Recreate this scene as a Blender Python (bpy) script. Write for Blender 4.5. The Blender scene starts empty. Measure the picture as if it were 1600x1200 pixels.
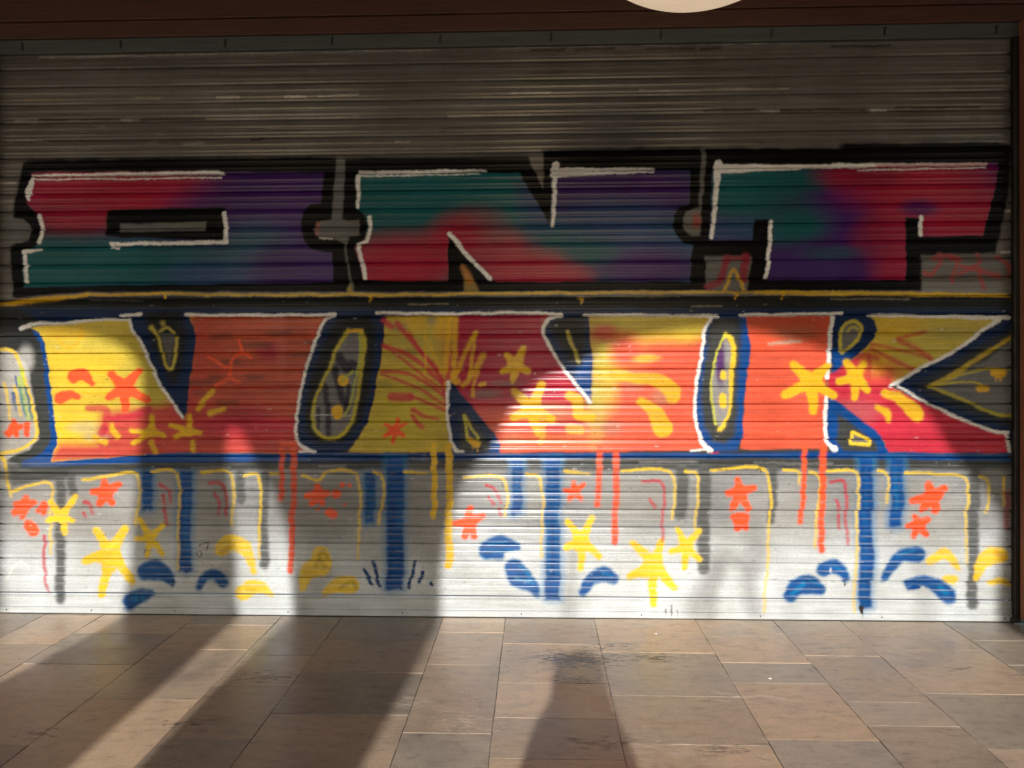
import bpy, bmesh, math, random
import numpy as np
from math import radians as R, sin, cos, tan, pi
from mathutils import Vector
random.seed(7); rng = np.random.RandomState(11)
S = bpy.context.scene; COL = S.collection

# ---------------------------------------------------------------- camera
CAM = np.array([0.0, -5.17, 1.514]); YAW = R(2.1); ROLL = R(0.1); F = 1244.0
cd = bpy.data.cameras.new("camera"); cam = bpy.data.objects.new("camera", cd); COL.objects.link(cam)
cam.location = CAM; cam.rotation_euler = (R(90), ROLL, YAW)
cd.sensor_width = 36; cd.lens = 36 * F / 1600.0; cd.clip_start = 0.05; cd.clip_end = 2000
S.camera = cam
# ---------------------------------------------------------------- world, sun, exposure
SUN_EL = R(20.0); SUN_AZ = R(2.5)          # light travels towards the shutter, slightly to the right
w = bpy.data.worlds.new("World"); S.world = w; w.use_nodes = True
nt = w.node_tree; nt.nodes.clear()
sky = nt.nodes.new('ShaderNodeTexSky'); sky.sky_type = 'NISHITA'; sky.sun_disc = False
sky.sun_elevation = SUN_EL; sky.sun_rotation = R(180) + SUN_AZ
bg = nt.nodes.new('ShaderNodeBackground'); bg.inputs[1].default_value = 0.15
wo = nt.nodes.new('ShaderNodeOutputWorld')
nt.links.new(sky.outputs[0], bg.inputs[0]); nt.links.new(bg.outputs[0], wo.inputs[0])
sd = bpy.data.lights.new("sun", 'SUN'); sun = bpy.data.objects.new("sun", sd); COL.objects.link(sun)
sd.energy = 3.7; sd.angle = R(0.65); sd.color = (1.0, 0.965, 0.915)
LD = Vector((cos(SUN_EL) * sin(SUN_AZ), cos(SUN_EL) * cos(SUN_AZ), -sin(SUN_EL)))
sun.rotation_euler = LD.to_track_quat('-Z', 'Y').to_euler()
S.view_settings.view_transform = 'Standard'; S.view_settings.look = 'None'
S.view_settings.exposure = 0.28; S.view_settings.gamma = 1.0
S.render.resolution_x = 1024; S.render.resolution_y = 768

# ---------------------------------------------------------------- survey of the wall: sheet units <-> metres
_fw = np.array([-sin(YAW), cos(YAW), 0.0])
_rt = np.array([cos(ROLL) * cos(YAW), cos(ROLL) * sin(YAW), -sin(ROLL)])
_up = np.array([sin(ROLL) * cos(YAW), sin(ROLL) * sin(YAW), cos(ROLL)])
def w2s(X, Y, Z):
    rx, ry, rz = X - CAM[0], Y - CAM[1], Z - CAM[2]
    d = rx * _fw[0] + ry * _fw[1]
    u = rx * _rt[0] + ry * _rt[1] + rz * _rt[2]; v = rx * _up[0] + ry * _up[1] + rz * _up[2]
    return 800 + F * u / d, 600 - F * v / d
def ray(px, py):
    return _fw + _rt * ((px - 800) / F) + _up * ((600 - py) / F)
def on_wall(px, py, y=0.0):
    r = ray(px, py); k = (y - CAM[1]) / r[1]; p = CAM + r * k; return p[0], p[2]
def on_floor(px, py):
    r = ray(px, py); k = -CAM[2] / r[2]; p = CAM + r * k; return p[0], p[1]

# ---------------------------------------------------------------- helpers
def link(name, me, mat=None, parent=None, loc=None):
    o = bpy.data.objects.new(name, me); COL.objects.link(o)
    if mat and me: me.materials.append(mat)
    if parent: o.parent = parent
    if loc is not None: o.location = loc
    return o
def thing(name, label, cat, loc=(0, 0, 0), group=None):
    o = bpy.data.objects.new(name, None); COL.objects.link(o); o.location = loc
    o.empty_display_size = 0.1
    o['label'] = label; o['category'] = cat
    if group: o['group'] = group
    return o
def bx(bm, x0, x1, y0, y1, z0, z1, bev=0.0):
    r = bmesh.ops.create_cube(bm, size=1.0); vs = r['verts']
    for v in vs:
        v.co = Vector((x0 + (v.co.x + .5) * (x1 - x0), y0 + (v.co.y + .5) * (y1 - y0), z0 + (v.co.z + .5) * (z1 - z0)))
    if bev:
        es = list({e for v in vs for e in v.link_edges})
        bmesh.ops.bevel(bm, geom=es, offset=bev, segments=2, affect='EDGES', profile=.6)
def box(name, x0, x1, y0, y1, z0, z1, mat, parent=None, bev=0.0, origin=(0, 0, 0)):
    bm = bmesh.new(); ox, oy, oz = origin
    bx(bm, x0 - ox, x1 - ox, y0 - oy, y1 - oy, z0 - oz, z1 - oz, bev)
    me = bpy.data.meshes.new(name); bm.to_mesh(me); bm.free()
    return link(name, me, mat, parent)
def finish(bm, name, mat, parent=None, smooth=False):
    me = bpy.data.meshes.new(name); bm.to_mesh(me); bm.free()
    if smooth:
        for p in me.polygons: p.use_smooth = True
    return link(name, me, mat, parent)

def material(name):
    m = bpy.data.materials.new(name); m.use_nodes = True
    n = m.node_tree.nodes; l = m.node_tree.links
    return m, n, l, n['Principled BSDF']
def mapping(n, l, scale, kind='Object'):
    tc = n.new('ShaderNodeTexCoord'); mp = n.new('ShaderNodeMapping'); mp.inputs['Scale'].default_value = scale
    l.new(tc.outputs[kind], mp.inputs[0]); return mp.outputs[0]
def noise(n, l, vec, scale, detail=4, rough=.55):
    t = n.new('ShaderNodeTexNoise'); t.inputs['Scale'].default_value = scale
    t.inputs['Detail'].default_value = detail; t.inputs['Roughness'].default_value = rough
    l.new(vec, t.inputs['Vector']); return t.outputs[0]
def ramp(n, l, fac, stops):
    r = n.new('ShaderNodeValToRGB'); e = r.color_ramp.elements
    while len(e) < len(stops): e.new(.5)
    for k, (p, c) in enumerate(stops):
        e[k].position = p; e[k].color = (*c, 1) if len(c) == 3 else c
    l.new(fac, r.inputs[0]); return r.outputs[0]
def mixc(n, l, a, b, fac, mode='MIX'):
    m = n.new('ShaderNodeMix'); m.data_type = 'RGBA'; m.blend_type = mode
    for v, s in ((a, m.inputs[6]), (b, m.inputs[7]), (fac, m.inputs[0])):
        if hasattr(v, 'is_output'): l.new(v, s)
        else: s.default_value = (*v, 1) if isinstance(v, tuple) else v
    return m.outputs[2]
def math_(n, l, op, a, b):
    m = n.new('ShaderNodeMath'); m.operation = op
    for v, s in ((a, m.inputs[0]), (b, m.inputs[1])):
        if hasattr(v, 'is_output'): l.new(v, s)
        else: s.default_value = v
    return m.outputs[0]
def bump(n, l, h, strength, dist, bsdf):
    b = n.new('ShaderNodeBump'); b.inputs['Strength'].default_value = strength; b.inputs['Distance'].default_value = dist
    l.new(h, b.inputs['Height']); l.new(b.outputs[0], bsdf.inputs['Normal'])

def simple(name, c1, c2, sc=(1, 1, 1), scale=6, rough=.6, metal=0, bs=.3, bd=.002, r2=None):
    m, n, l, p = material(name)
    v = mapping(n, l, sc); f = noise(n, l, v, scale, 6, .6)
    l.new(ramp(n, l, f, [(.3, c1), (.7, c2)]), p.inputs['Base Color'])
    l.new(ramp(n, l, f, [(.3, (rough,) * 3), (.7, (r2 or rough * .8,) * 3)]), p.inputs['Roughness'])
    p.inputs['Metallic'].default_value = metal
    bump(n, l, f, bs, bd, p); return m
M_TIMBER = simple('stained_timber', (.050, .016, .010), (.095, .031, .018), (1.2, 8, 30), 3, .5, 0, .5, .003)
M_POST = simple('stained_timber_upright', (.20, .068, .036), (.33, .12, .066), (30, 30, 1.5), 3, .45, 0, .5, .003)
M_CHIP = simple('chipped_wood', (.35, .27, .2), (.55, .45, .36), (1, 1, 1), 40, .8)
M_GUIDE = simple('dark_guide_metal', (.012, .011, .010), (.035, .03, .027), (1, 1, .2), 30, .5, .4)
M_LINTEL = simple('grey_green_steel', (.05, .06, .055), (.09, .10, .09), (1, 5, 20), 3, .5, .2)
M_PLASTER = simple('rough_plaster', (.30, .30, .30), (.40, .40, .39), (1, 1, 1), 3, .85, 0, .5, .004)
M_CEIL = simple('dark_boarded_ceiling', (.06, .035, .022), (.11, .065, .04), (1, 12, 1), 2, .7)
M_SCREW = simple('rusty_screw', (.015, .010, .008), (.04, .025, .018), (1, 1, 1), 60, .5, .5)
M_RAILW = None

# ================================================================ paint sheet (built from strokes and shapes, then stored per vertex)
W0, H0 = -40, 20; CW, CH = 1680, 970
CANV = np.zeros((CH, CW, 3), np.float32); COV = np.zeros((CH, CW), np.float32)
def vnoise(h, w_, cy, cx, seed):
    r = np.random.RandomState(seed); gy, gx = int(h / cy) + 3, int(w_ / cx) + 3
    g = r.rand(gy, gx).astype(np.float32)
    y = np.arange(h) / cy; x = np.arange(w_) / cx
    yi = y.astype(int); xi = x.astype(int); fy = (y - yi)[:, None]; fx = (x - xi)[None, :]
    fy = fy * fy * (3 - 2 * fy); fx = fx * fx * (3 - 2 * fx)
    a = g[yi][:, xi]; b = g[yi][:, xi + 1]; c = g[yi + 1][:, xi]; d = g[yi + 1][:, xi + 1]
    return (a * (1 - fx) + b * fx) * (1 - fy) + (c * (1 - fx) + d * fx) * fy
WOBX = (vnoise(CH, CW, 9, 30, 1) - .5) * 2.4 + (vnoise(CH, CW, 3, 5, 2) - .5) * 1.0
WOBY = (vnoise(CH, CW, 10, 26, 3) - .5) * 2.4 + (vnoise(CH, CW, 3, 5, 4) - .5) * 1.0
STREAK = vnoise(CH, CW, 2.2, 70, 5) * .6 + vnoise(CH, CW, 5, 190, 6) * .4
MOTT = vnoise(CH, CW, 6, 14, 7) * .5 + vnoise(CH, CW, 18, 50, 8) * .5
FINE = (vnoise(CH, CW, 1.3, 1.7, 9) - .5) * 1.1 + (vnoise(CH, CW, 3.1, 3.7, 10) - .5) * .9
GX, GY = np.meshgrid(np.arange(CW) + W0, np.arange(CH) + H0)
GXW = (GX + WOBX).astype(np.float32); GYW = (GY + WOBY).astype(np.float32)
def bbox(pts, m):
    xs = [p[0] for p in pts]; ys = [p[1] for p in pts]
    return (slice(max(0, int(min(ys) - m - H0)), min(CH, max(0, int(max(ys) + m - H0) + 1))),
            slice(max(0, int(min(xs) - m - W0)), min(CW, max(0, int(max(xs) + m - W0) + 1))))
def sstep(d, s): return np.clip(.5 - d / (2 * s), 0, 1)
def segd(X, Y, a, b):
    dx, dy = b[0] - a[0], b[1] - a[1]; L = dx * dx + dy * dy + 1e-9
    t = np.clip(((X - a[0]) * dx + (Y - a[1]) * dy) / L, 0, 1)
    return np.hypot(X - a[0] - t * dx, Y - a[1] - t * dy), t
def put(sl, m, col, vary=.12):
    if m.size == 0: return
    v = 1 + (STREAK[sl] - .5) * vary * 2 + (MOTT[sl] - .5) * vary
    c = np.array(col, np.float32)[None, None, :] * v[..., None]
    CANV[sl] = CANV[sl] * (1 - m[..., None]) + c * m[..., None]
    COV[sl] = COV[sl] * (1 - m) + m
def pmask(pts, sl, soft=1.2):
    X, Y = GXW[sl], GYW[sl]; ins = np.zeros(X.shape, bool); D = np.full(X.shape, 1e9, np.float32)
    n = len(pts)
    for i in range(n):
        a, b = pts[i], pts[(i + 1) % n]
        D = np.minimum(D, segd(X, Y, a, b)[0])
        if a[1] != b[1]:
            c = ((a[1] > Y) != (b[1] > Y)) & (X < (b[0] - a[0]) * (Y - a[1]) / (b[1] - a[1]) + a[0]); ins ^= c
    return sstep(np.where(ins, -D, D), soft)
def poly(pts, col, soft=1.2, a=1.0, vary=.12):
    sl = bbox(pts, soft + 4); put(sl, pmask(pts, sl, soft) * a, col, vary)
def smooth_line(P_, r):
    o, q = [], []
    for i in range(len(P_) - 1):
        p0, p1, p2, p3 = P_[max(i - 1, 0)], P_[i], P_[i + 1], P_[min(i + 2, len(P_) - 1)]
        L = math.hypot(p2[0] - p1[0], p2[1] - p1[1]) + 1e-6
        def tg(a, b, c_):
            d0, d1 = math.hypot(b[0] - a[0], b[1] - a[1]) + 1e-6, math.hypot(c_[0] - b[0], c_[1] - b[1]) + 1e-6
            return ((b[0] - a[0]) / d0 + (c_[0] - b[0]) / d1) * .5, ((b[1] - a[1]) / d0 + (c_[1] - b[1]) / d1) * .5
        t1, t2 = (tg(p0, p1, p2) if i else ((p2[0] - p1[0]) / L, (p2[1] - p1[1]) / L)), (tg(p1, p2, p3) if i < len(P_) - 2 else ((p2[0] - p1[0]) / L, (p2[1] - p1[1]) / L))
        n_ = 5 if L > 8 else 3
        for k in range(n_):
            t = k / n_; h1, h2, h3, h4 = 2 * t**3 - 3 * t**2 + 1, t**3 - 2 * t**2 + t, -2 * t**3 + 3 * t**2, t**3 - t**2
            o.append((h1 * p1[0] + h2 * L * t1[0] + h3 * p2[0] + h4 * L * t2[0], h1 * p1[1] + h2 * L * t1[1] + h3 * p2[1] + h4 * L * t2[1])); q.append(r[i] + (r[i + 1] - r[i]) * t)
    return o + [P_[-1]], q + [r[-1]]
def stroke(pts, r, col, soft=1.2, a=1.0, halo=0, fade=0, vary=.12, sharp=False):
    if not isinstance(r, (list, tuple)): r = [r] * len(pts)
    if len(pts) > 2 and not sharp: pts, r = smooth_line(pts, r)
    if len(pts) == 1: pts = [pts[0], (pts[0][0] + .1, pts[0][1])]; r = [r[0], r[0]]
    sl = bbox(pts, max(r) + soft + halo + 4); X, Y = GXW[sl], GYW[sl]
    if X.size == 0: return
    D = np.full(X.shape, 1e9, np.float32); T = np.zeros(X.shape, np.float32); n = len(pts) - 1
    for i in range(n):
        d, t = segd(X, Y, pts[i], pts[i + 1]); d = d - (r[i] + (r[i + 1] - r[i]) * t)
        k = d < D; D = np.where(k, d, D); T = np.where(k, (i + t) / n, T)
    al = a * (1 - fade * T)
    D = D + FINE[sl]
    if not halo and max(r) > 3.2 and col is not WHITE: put(sl, np.clip(1 - D / 5.5, 0, 1) ** 2 * .22 * al, col, vary)
    if halo:
        put(sl, np.clip(1 - (D + 1) / halo, 0, 1) ** 2 * .45 * al, col, vary)
    put(sl, sstep(D, soft) * al, col, vary)
def blob(cx, cy, rx, ry, col, a=1.0, clip=None, p=1.0):
    pts = [(cx - rx, cy - ry), (cx + rx, cy + ry)]
    sl = bbox(pts, 4); X, Y = GXW[sl], GYW[sl]
    if X.size == 0: return
    q = np.sqrt(((X - cx) / rx) ** 2 + ((Y - cy) / ry) ** 2)
    m = np.clip((1.2 - q) * 1.15, 0, 1) ** p; m = m * m * (3 - 2 * m) * a
    if clip is not None: m = m * clip[sl]
    put(sl, m, col, .07)
def star(c, arms, r, col, soft=1.2, hub=1.25):
    stroke([c], r * hub, col, soft)
    for q in arms: stroke([c, ((c[0] + q[0]) / 2, (c[1] + q[1]) / 2), q], [r * 1.75, r * 1.15, r * .9], col, soft)
def full(pts, soft=1.2):
    m = np.zeros((CH, CW), np.float32); sl = bbox(pts, soft + 4); m[sl] = pmask(pts, sl, soft); return m

# --- pigments (linear reflectance)
BLACK = (.006, .006, .0065); INK = (.045, .048, .046); NAVY = (.005, .020, .075); BLUE = (.003, .055, .235); CYB = (.004, .17, .42)
WHITE = (.80, .79, .77); YEL = (.80, .55, .035); GOLD = (.72, .42, .018); OLIVE = (.54, .44, .07)
CRIM = (.52, .026, .052); CRIMD = (.36, .012, .042); ORG = (.68, .10, .050); ORGD = (.48, .075, .035); HOT = (.85, .10, .03)
TEAL = (.012, .135, .150); BLU2 = (.025, .055, .16); PURP = (.070, .016, .155); VIO = (.06, .03, .16)
METAL = (.160, .147, .134); SILV = (.250, .260, .268); SILW = (.57, .61, .635); GREY = (.13, .13, .125); GREYM = (.16, .16, .15)

# --- bare metal above, sprayed silver below
CANV[:] = np.array(METAL, np.float32)
CANV *= (1 + (STREAK - .5) * .5 + (vnoise(CH, CW, 27, 400, 12) - .5) * .3)[..., None]
sl_all = (slice(0, CH), slice(0, CW))
blob(800, 330, 1100, 150, (.13, .12, .11), .6)
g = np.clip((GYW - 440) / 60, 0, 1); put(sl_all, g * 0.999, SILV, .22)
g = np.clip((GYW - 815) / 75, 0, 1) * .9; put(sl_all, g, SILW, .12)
COV[:] = np.clip((GYW - 430) / 60, 0, 1) * .35
for (x0, x1, y, c) in ((40, 95, 156, (.45, .33, .12)), (210, 250, 154, (.3, .27, .2)), (340, 372, 153, (.5, .47, .42)), (445, 478, 152, (.5, .47, .42)),
                       (500, 560, 150, (.5, .47, .42)), (25, 55, 189, (.4, .38, .34)), (190, 205, 189, (.4, .38, .34)), (500, 560, 183, (.4, .36, .3)),
                       (800, 860, 146, (.4, .38, .34)), (1000, 1230, 142, (.33, .3, .26)), (1190, 1218, 174, (.4, .38, .34)), (1360, 1384, 172, (.5, .47, .42)),
                       (700, 830, 181, (.33, .3, .26)), (0, 75, 221, (.4, .37, .33)), (290, 320, 225, (.35, .33, .3)), (620, 640, 221, (.35, .33, .3)),
                       (1535, 1570, 230, (.3, .28, .25)), (0, 25, 287, (.35, .33, .3)), (1560, 1582, 330, (.6, .58, .55)), (1565, 1582, 395, (.6, .58, .55)),
                       (0, 24, 316, (.33, .31, .28)), (10, 36, 344, (.5, .48, .45))):
    stroke([(x0, y), (x1, y - (x1 - x0) * .012)], 1.4, c, 1.5, .75, vary=.8)
for (x0, x1, y) in ((62, 185, 187), (220, 320, 187), (830, 880, 79), (900, 960, 78), (1010, 1085, 77), (1095, 1125, 76), (1300, 1390, 73), (1220, 1350, 172), (1400, 1530, 168), (1100, 1180, 173), (395, 410, 218)):
    stroke([(x0, y), (x1, y - 1)], 1.7, (.018, .014, .010), 1.5, .8)
for k in range(260):
    x = random.uniform(-10, 1590); y = random.uniform(75, 240); c = random.choice([(.22, .19, .15), (.3, .27, .22), (.04, .032, .022), (.16, .08, .04)])
    stroke([(x, y), (x + random.uniform(2, 26), y)], random.uniform(.4, .9), c, 1, random.uniform(.2, .6))

stroke([(60, 91), (400, 83), (800, 75), (1250, 66)], 1.0, (.42, .39, .34), 1, .85, vary=.4)  # painted highlight: bright line along the top slat edge under the lintel
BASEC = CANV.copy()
# --- upper word: three block letters
def upper():
    CRIM, CRIMD, TEAL, PURP = (.38, .012, .042), (.26, .010, .032), (.010, .105, .120), (.055, .013, .125)
    WHITE = (.88, .87, .85)
    poly([(37, 253), (300, 247), (527, 247), (541, 247), (700, 246), (815, 245), (832, 244), (848, 236), (1096, 231), (1320, 232), (1322, 224), (1400, 226), (1555, 223), (1581, 227),
          (1575, 300), (1556, 396), (1440, 399), (1438, 455), (1198, 455), (1100, 455), (900, 457), (560, 457), (300, 456), (130, 457), (28, 466), (20, 464), (15, 386), (28, 378), (19, 335), (29, 285)], BLACK, 2.2)
    stroke([(1318, 229), (1560, 227)], 4, BLACK, 4); stroke([(850, 240), (1094, 234)], 4, BLACK, 4); stroke([(45, 252), (520, 249)], 3, BLACK, 4)
    # holes in the outline showing the metal
    poly([(8, 340), (36, 342), (46, 352), (49, 362), (45, 376), (30, 380), (8, 378)], GREY, 1.5)
    poly([(527, 244), (540, 244), (537, 300), (533, 343), (545, 346), (560, 343), (561, 368), (545, 370), (541, 382), (547, 430), (553, 458), (541, 458), (545, 440), (538, 380), (520, 373), (500, 372), (489, 358), (500, 347), (517, 344), (521, 300)], GREY, 1.6)
    stroke([(496, 350), (496, 366)], 3, (.4, .12, .08), 2, .6); stroke([(500, 371), (518, 373)], 1, (.6, .55, .5), 1)
    poly([(822, 240), (849, 235), (848, 294)], METAL, 1.6)
    poly([(1096, 233), (1103, 233), (1098, 300), (1094, 325), (1094, 368), (1080, 369), (1069, 358), (1065, 344), (1072, 330), (1090, 323)], GREY, 1.5)
    blob(1087, 345, 9, 14, (.35, .05, .04), .8)
    poly([(186, 350), (321, 346), (320, 361), (187, 362)], (.14, .135, .125), 1.5)
    poly([(1102, 402), (1166, 400), (1175, 401), (1165, 454), (1102, 454)], GREY, 1.5)
    stroke([(1135, 404), (1122, 440), (1104, 448)], 5, CRIMD, 2, .8); stroke([(1165, 402), (1160, 436)], 6, CRIMD, 2, .8); stroke([(1140, 404), (1170, 402)], 3, CRIMD, 2, .7)
    stroke([(1131, 452), (1146, 422), (1160, 452)], 2.5, GOLD, 2, .8)
    poly([(722, 412), (750, 457), (726, 457)], (.25, .17, .04), 2); stroke([(724, 418), (733, 440)], 4, (.5, .18, .03), 3, .7)
    poly([(545, 444), (552, 459), (541, 459)], (.35, .26, .04), 1.5)
    # letter fills
    O = full([(50, 270), (300, 268), (505, 271), (501, 317), (484, 320), (472, 330), (469, 350), (475, 377), (487, 390), (520, 395), (519, 441), (300, 444), (37, 448), (35, 395), (58, 384), (64, 361), (60, 337), (42, 318), (44, 290)])
    N = full([(556, 272), (700, 271), (810, 270), (858, 352), (861, 300), (860, 268), (1078, 266), (1075, 320), (1060, 323), (1051, 338), (1050, 354), (1058, 371), (1067, 380), (1084, 384), (1079, 405), (1077, 440), (780, 441), (766, 437), (700, 364), (700, 438), (569, 438), (555, 384), (568, 377), (574, 352), (568, 334), (555, 326)])
    T = full([(1112, 264), (1300, 258), (1559, 254), (1558, 268), (1535, 368), (1437, 369), (1436, 339), (1413, 339), (1416, 400), (1413, 437), (1200, 437), (1207, 352), (1199, 343), (1177, 344), (1176, 375), (1107, 375)])
    for m, c in ((O, VIO), (N, TEAL), (T, PURP)): put(sl_all, m, c, .08)
    for (x, y, rx, ry, c, a, m) in (
        (150, 300, 190, 70, CRIM, 1, O), (250, 300, 120, 60, CRIM, .8, O), (90, 345, 120, 40, CRIMD, .9, O), (140, 415, 240, 62, TEAL, 1, O), (280, 420, 120, 50, TEAL, .7, O), (70, 420, 80, 60, TEAL, 1, O),
        (330, 335, 90, 50, PURP, .8, O), (430, 300, 130, 60, PURP, 1, O), (395, 395, 70, 60, (.03, .10, .16), .9, O), (320, 430, 80, 30, BLU2, .8, O), (450, 420, 80, 50, PURP, .9, O), (120, 340, 60, 22, CRIM, .7, O),
        (630, 410, 130, 55, CRIM, 1, N), (715, 375, 60, 45, CRIM, .95, N), (740, 345, 60, 30, CRIMD, .5, N), (600, 430, 80, 40, CRIM, 1, N), (830, 425, 110, 42, CRIM, 1, N), (790, 400, 60, 50, CRIM, .8, N),
        (900, 300, 100, 60, PURP, .95, N), (1020, 300, 120, 60, PURP, 1, N), (960, 340, 120, 40, BLU2, .9, N), (1000, 385, 130, 40, (.04, .07, .19), .9, N), (1010, 420, 120, 40, PURP, 1, N), (925, 393, 55, 24, TEAL, .8, N), (895, 432, 40, 20, CRIM, .6, N), (840, 330, 40, 60, BLU2, .6, N),
        (1160, 300, 110, 60, TEAL, 1, T), (1220, 280, 100, 30, TEAL, .9, T), (1230, 350, 80, 50, (.022, .09, .12), .9, T), (1145, 360, 60, 30, (.03, .08, .17), .8, T), (1245, 355, 45, 28, TEAL, .9, T), (1290, 420, 110, 50, PURP, 1, T), (1260, 420, 90, 30, VIO, .8, T),
        (1440, 290, 150, 60, CRIM, 1, T), (1340, 275, 80, 26, CRIMD, .9, T), (1500, 340, 110, 60, CRIM, 1, T), (1400, 350, 55, 60, CRIM, .8, T), (1410, 420, 60, 50, CRIM, .9, T), (1360, 370, 40, 40, CRIMD, .6, T), (1435, 325, 38, 16, PURP, .8, T), (1300, 395, 60, 14, TEAL, .5, T)):
        blob(x, y, rx, ry, c, a, m)
    poly([(167, 327), (351, 323), (350, 377), (164, 370)], BLACK, 1.5)
    poly([(187, 350), (321, 347), (320, 361), (187, 362)], (.14, .135, .125), 1.5)
    # white highlights
    for pts, r in (([(50, 275), (200, 272), (348, 270)], [2, 3, 3]), ([(50, 281), (345, 278)], 1.4), ([(50, 280), (45, 300), (45, 312)], [4, 7, 3]), ([(61, 337), (66, 352), (66, 366), (62, 380)], 3.8), ([(38, 394), (66, 390)], [4, 1.5]), ([(40, 397), (41, 439)], 4),
                   ([(174, 382), (353, 378)], 3.2), ([(349, 332), (352, 356), (352, 378)], 4), ([(175, 386), (186, 388)], 2.5),
                   ([(562, 270), (680, 268), (760, 267)], [3, 3, 1.2]), ([(560, 275), (750, 273)], [2, .5]), ([(560, 276), (558, 323)], [4.5, 3.2]), ([(576, 340), (579, 356), (573, 377), (558, 382)], [3.5, 4, 3.5, 2]), ([(562, 386), (570, 435)], 3.8),
                   ([(702, 366), (764, 435)], 4.2), ([(862, 266), (1021, 264)], [4, 2]), ([(862, 273), (1020, 269)], [5, 1.6]), ([(868, 258), (866, 280), (863, 353)], [7, 4.2, 3.4]),
                   ([(1118, 262), (1370, 259)], [5, 3]), ([(1118, 268), (1250, 264)], [4, 1]), ([(1122, 256), (1118, 290), (1112, 371)], [8, 5, 3.6]), ([(1300, 258), (1540, 257)], 3), ([(1340, 266), (1538, 262)], 1.2), ([(1203, 347), (1203, 385), (1196, 432)], 3.6), ([(1438, 339), (1437, 366)], 4)):
        stroke(pts, [q * .8 for q in r] if isinstance(r, list) else r * .8, WHITE, 1.0, .97, sharp=True, halo=.01, vary=.2)
    stroke([(1370, 259), (1540, 257)], 2.6, (.6, .3, .32), 1.5, .8)
    # red scrawl at the right under the last letter
    for pts in ([(1458, 405), (1470, 398), (1452, 430), (1443, 426)], [(1475, 400), (1492, 402), (1486, 440)], [(1485, 404), (1500, 404)], [(1498, 428), (1530, 408), (1528, 398)], [(1500, 416), (1532, 424), (1560, 432)], [(1528, 420), (1536, 450)], [(1558, 402), (1575, 418), (1574, 432)]):
        stroke(pts, 3.2, (.42, .05, .05), 2, .75)
upper()
# --- yellow line and dark band between the words
poly([(-40, 470), (130, 463), (1600, 462), (1600, 494), (-40, 494)], (.018, .020, .020), 3)
poly([(-40, 485), (60, 484), (1600, 482), (1600, 500), (-40, 530)], NAVY, 4)
stroke([(-40, 486), (0, 477), (60, 469), (135, 461)], [2, 4, 3.5, 2.5], GOLD, 1.5, .9); stroke([(135, 461), (255, 459)], 2, GOLD, 1.5, .9); stroke([(255, 459), (300, 460), (560, 461), (900, 458), (1100, 457), (1300, 457), (1590, 461)], 2, (.62, .40, .03), 1.4, .95, vary=.5)
stroke([(1180, 458), (1590, 462)], 2.4, (.62, .40, .03), 1.4, .9); stroke([(258, 462), (258, 466)], 2, GOLD)
for x, y in ((579, 467), (909, 470), (1150, 463), (1222, 463)):
    stroke([(x - 5, y - 5), (x, y - 3), (x, y + 4)], [1.5, 3, 1], GOLD, 1.2, .8)
for x0, x1, y in ((900, 1060, 464), (1080, 1130, 478), (640, 700, 475), (140, 220, 470), (1300, 1420, 467)):
    stroke([(x0, y), (x1, y)], .8, (.3, .28, .2), 1, .6, vary=.8)

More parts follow.
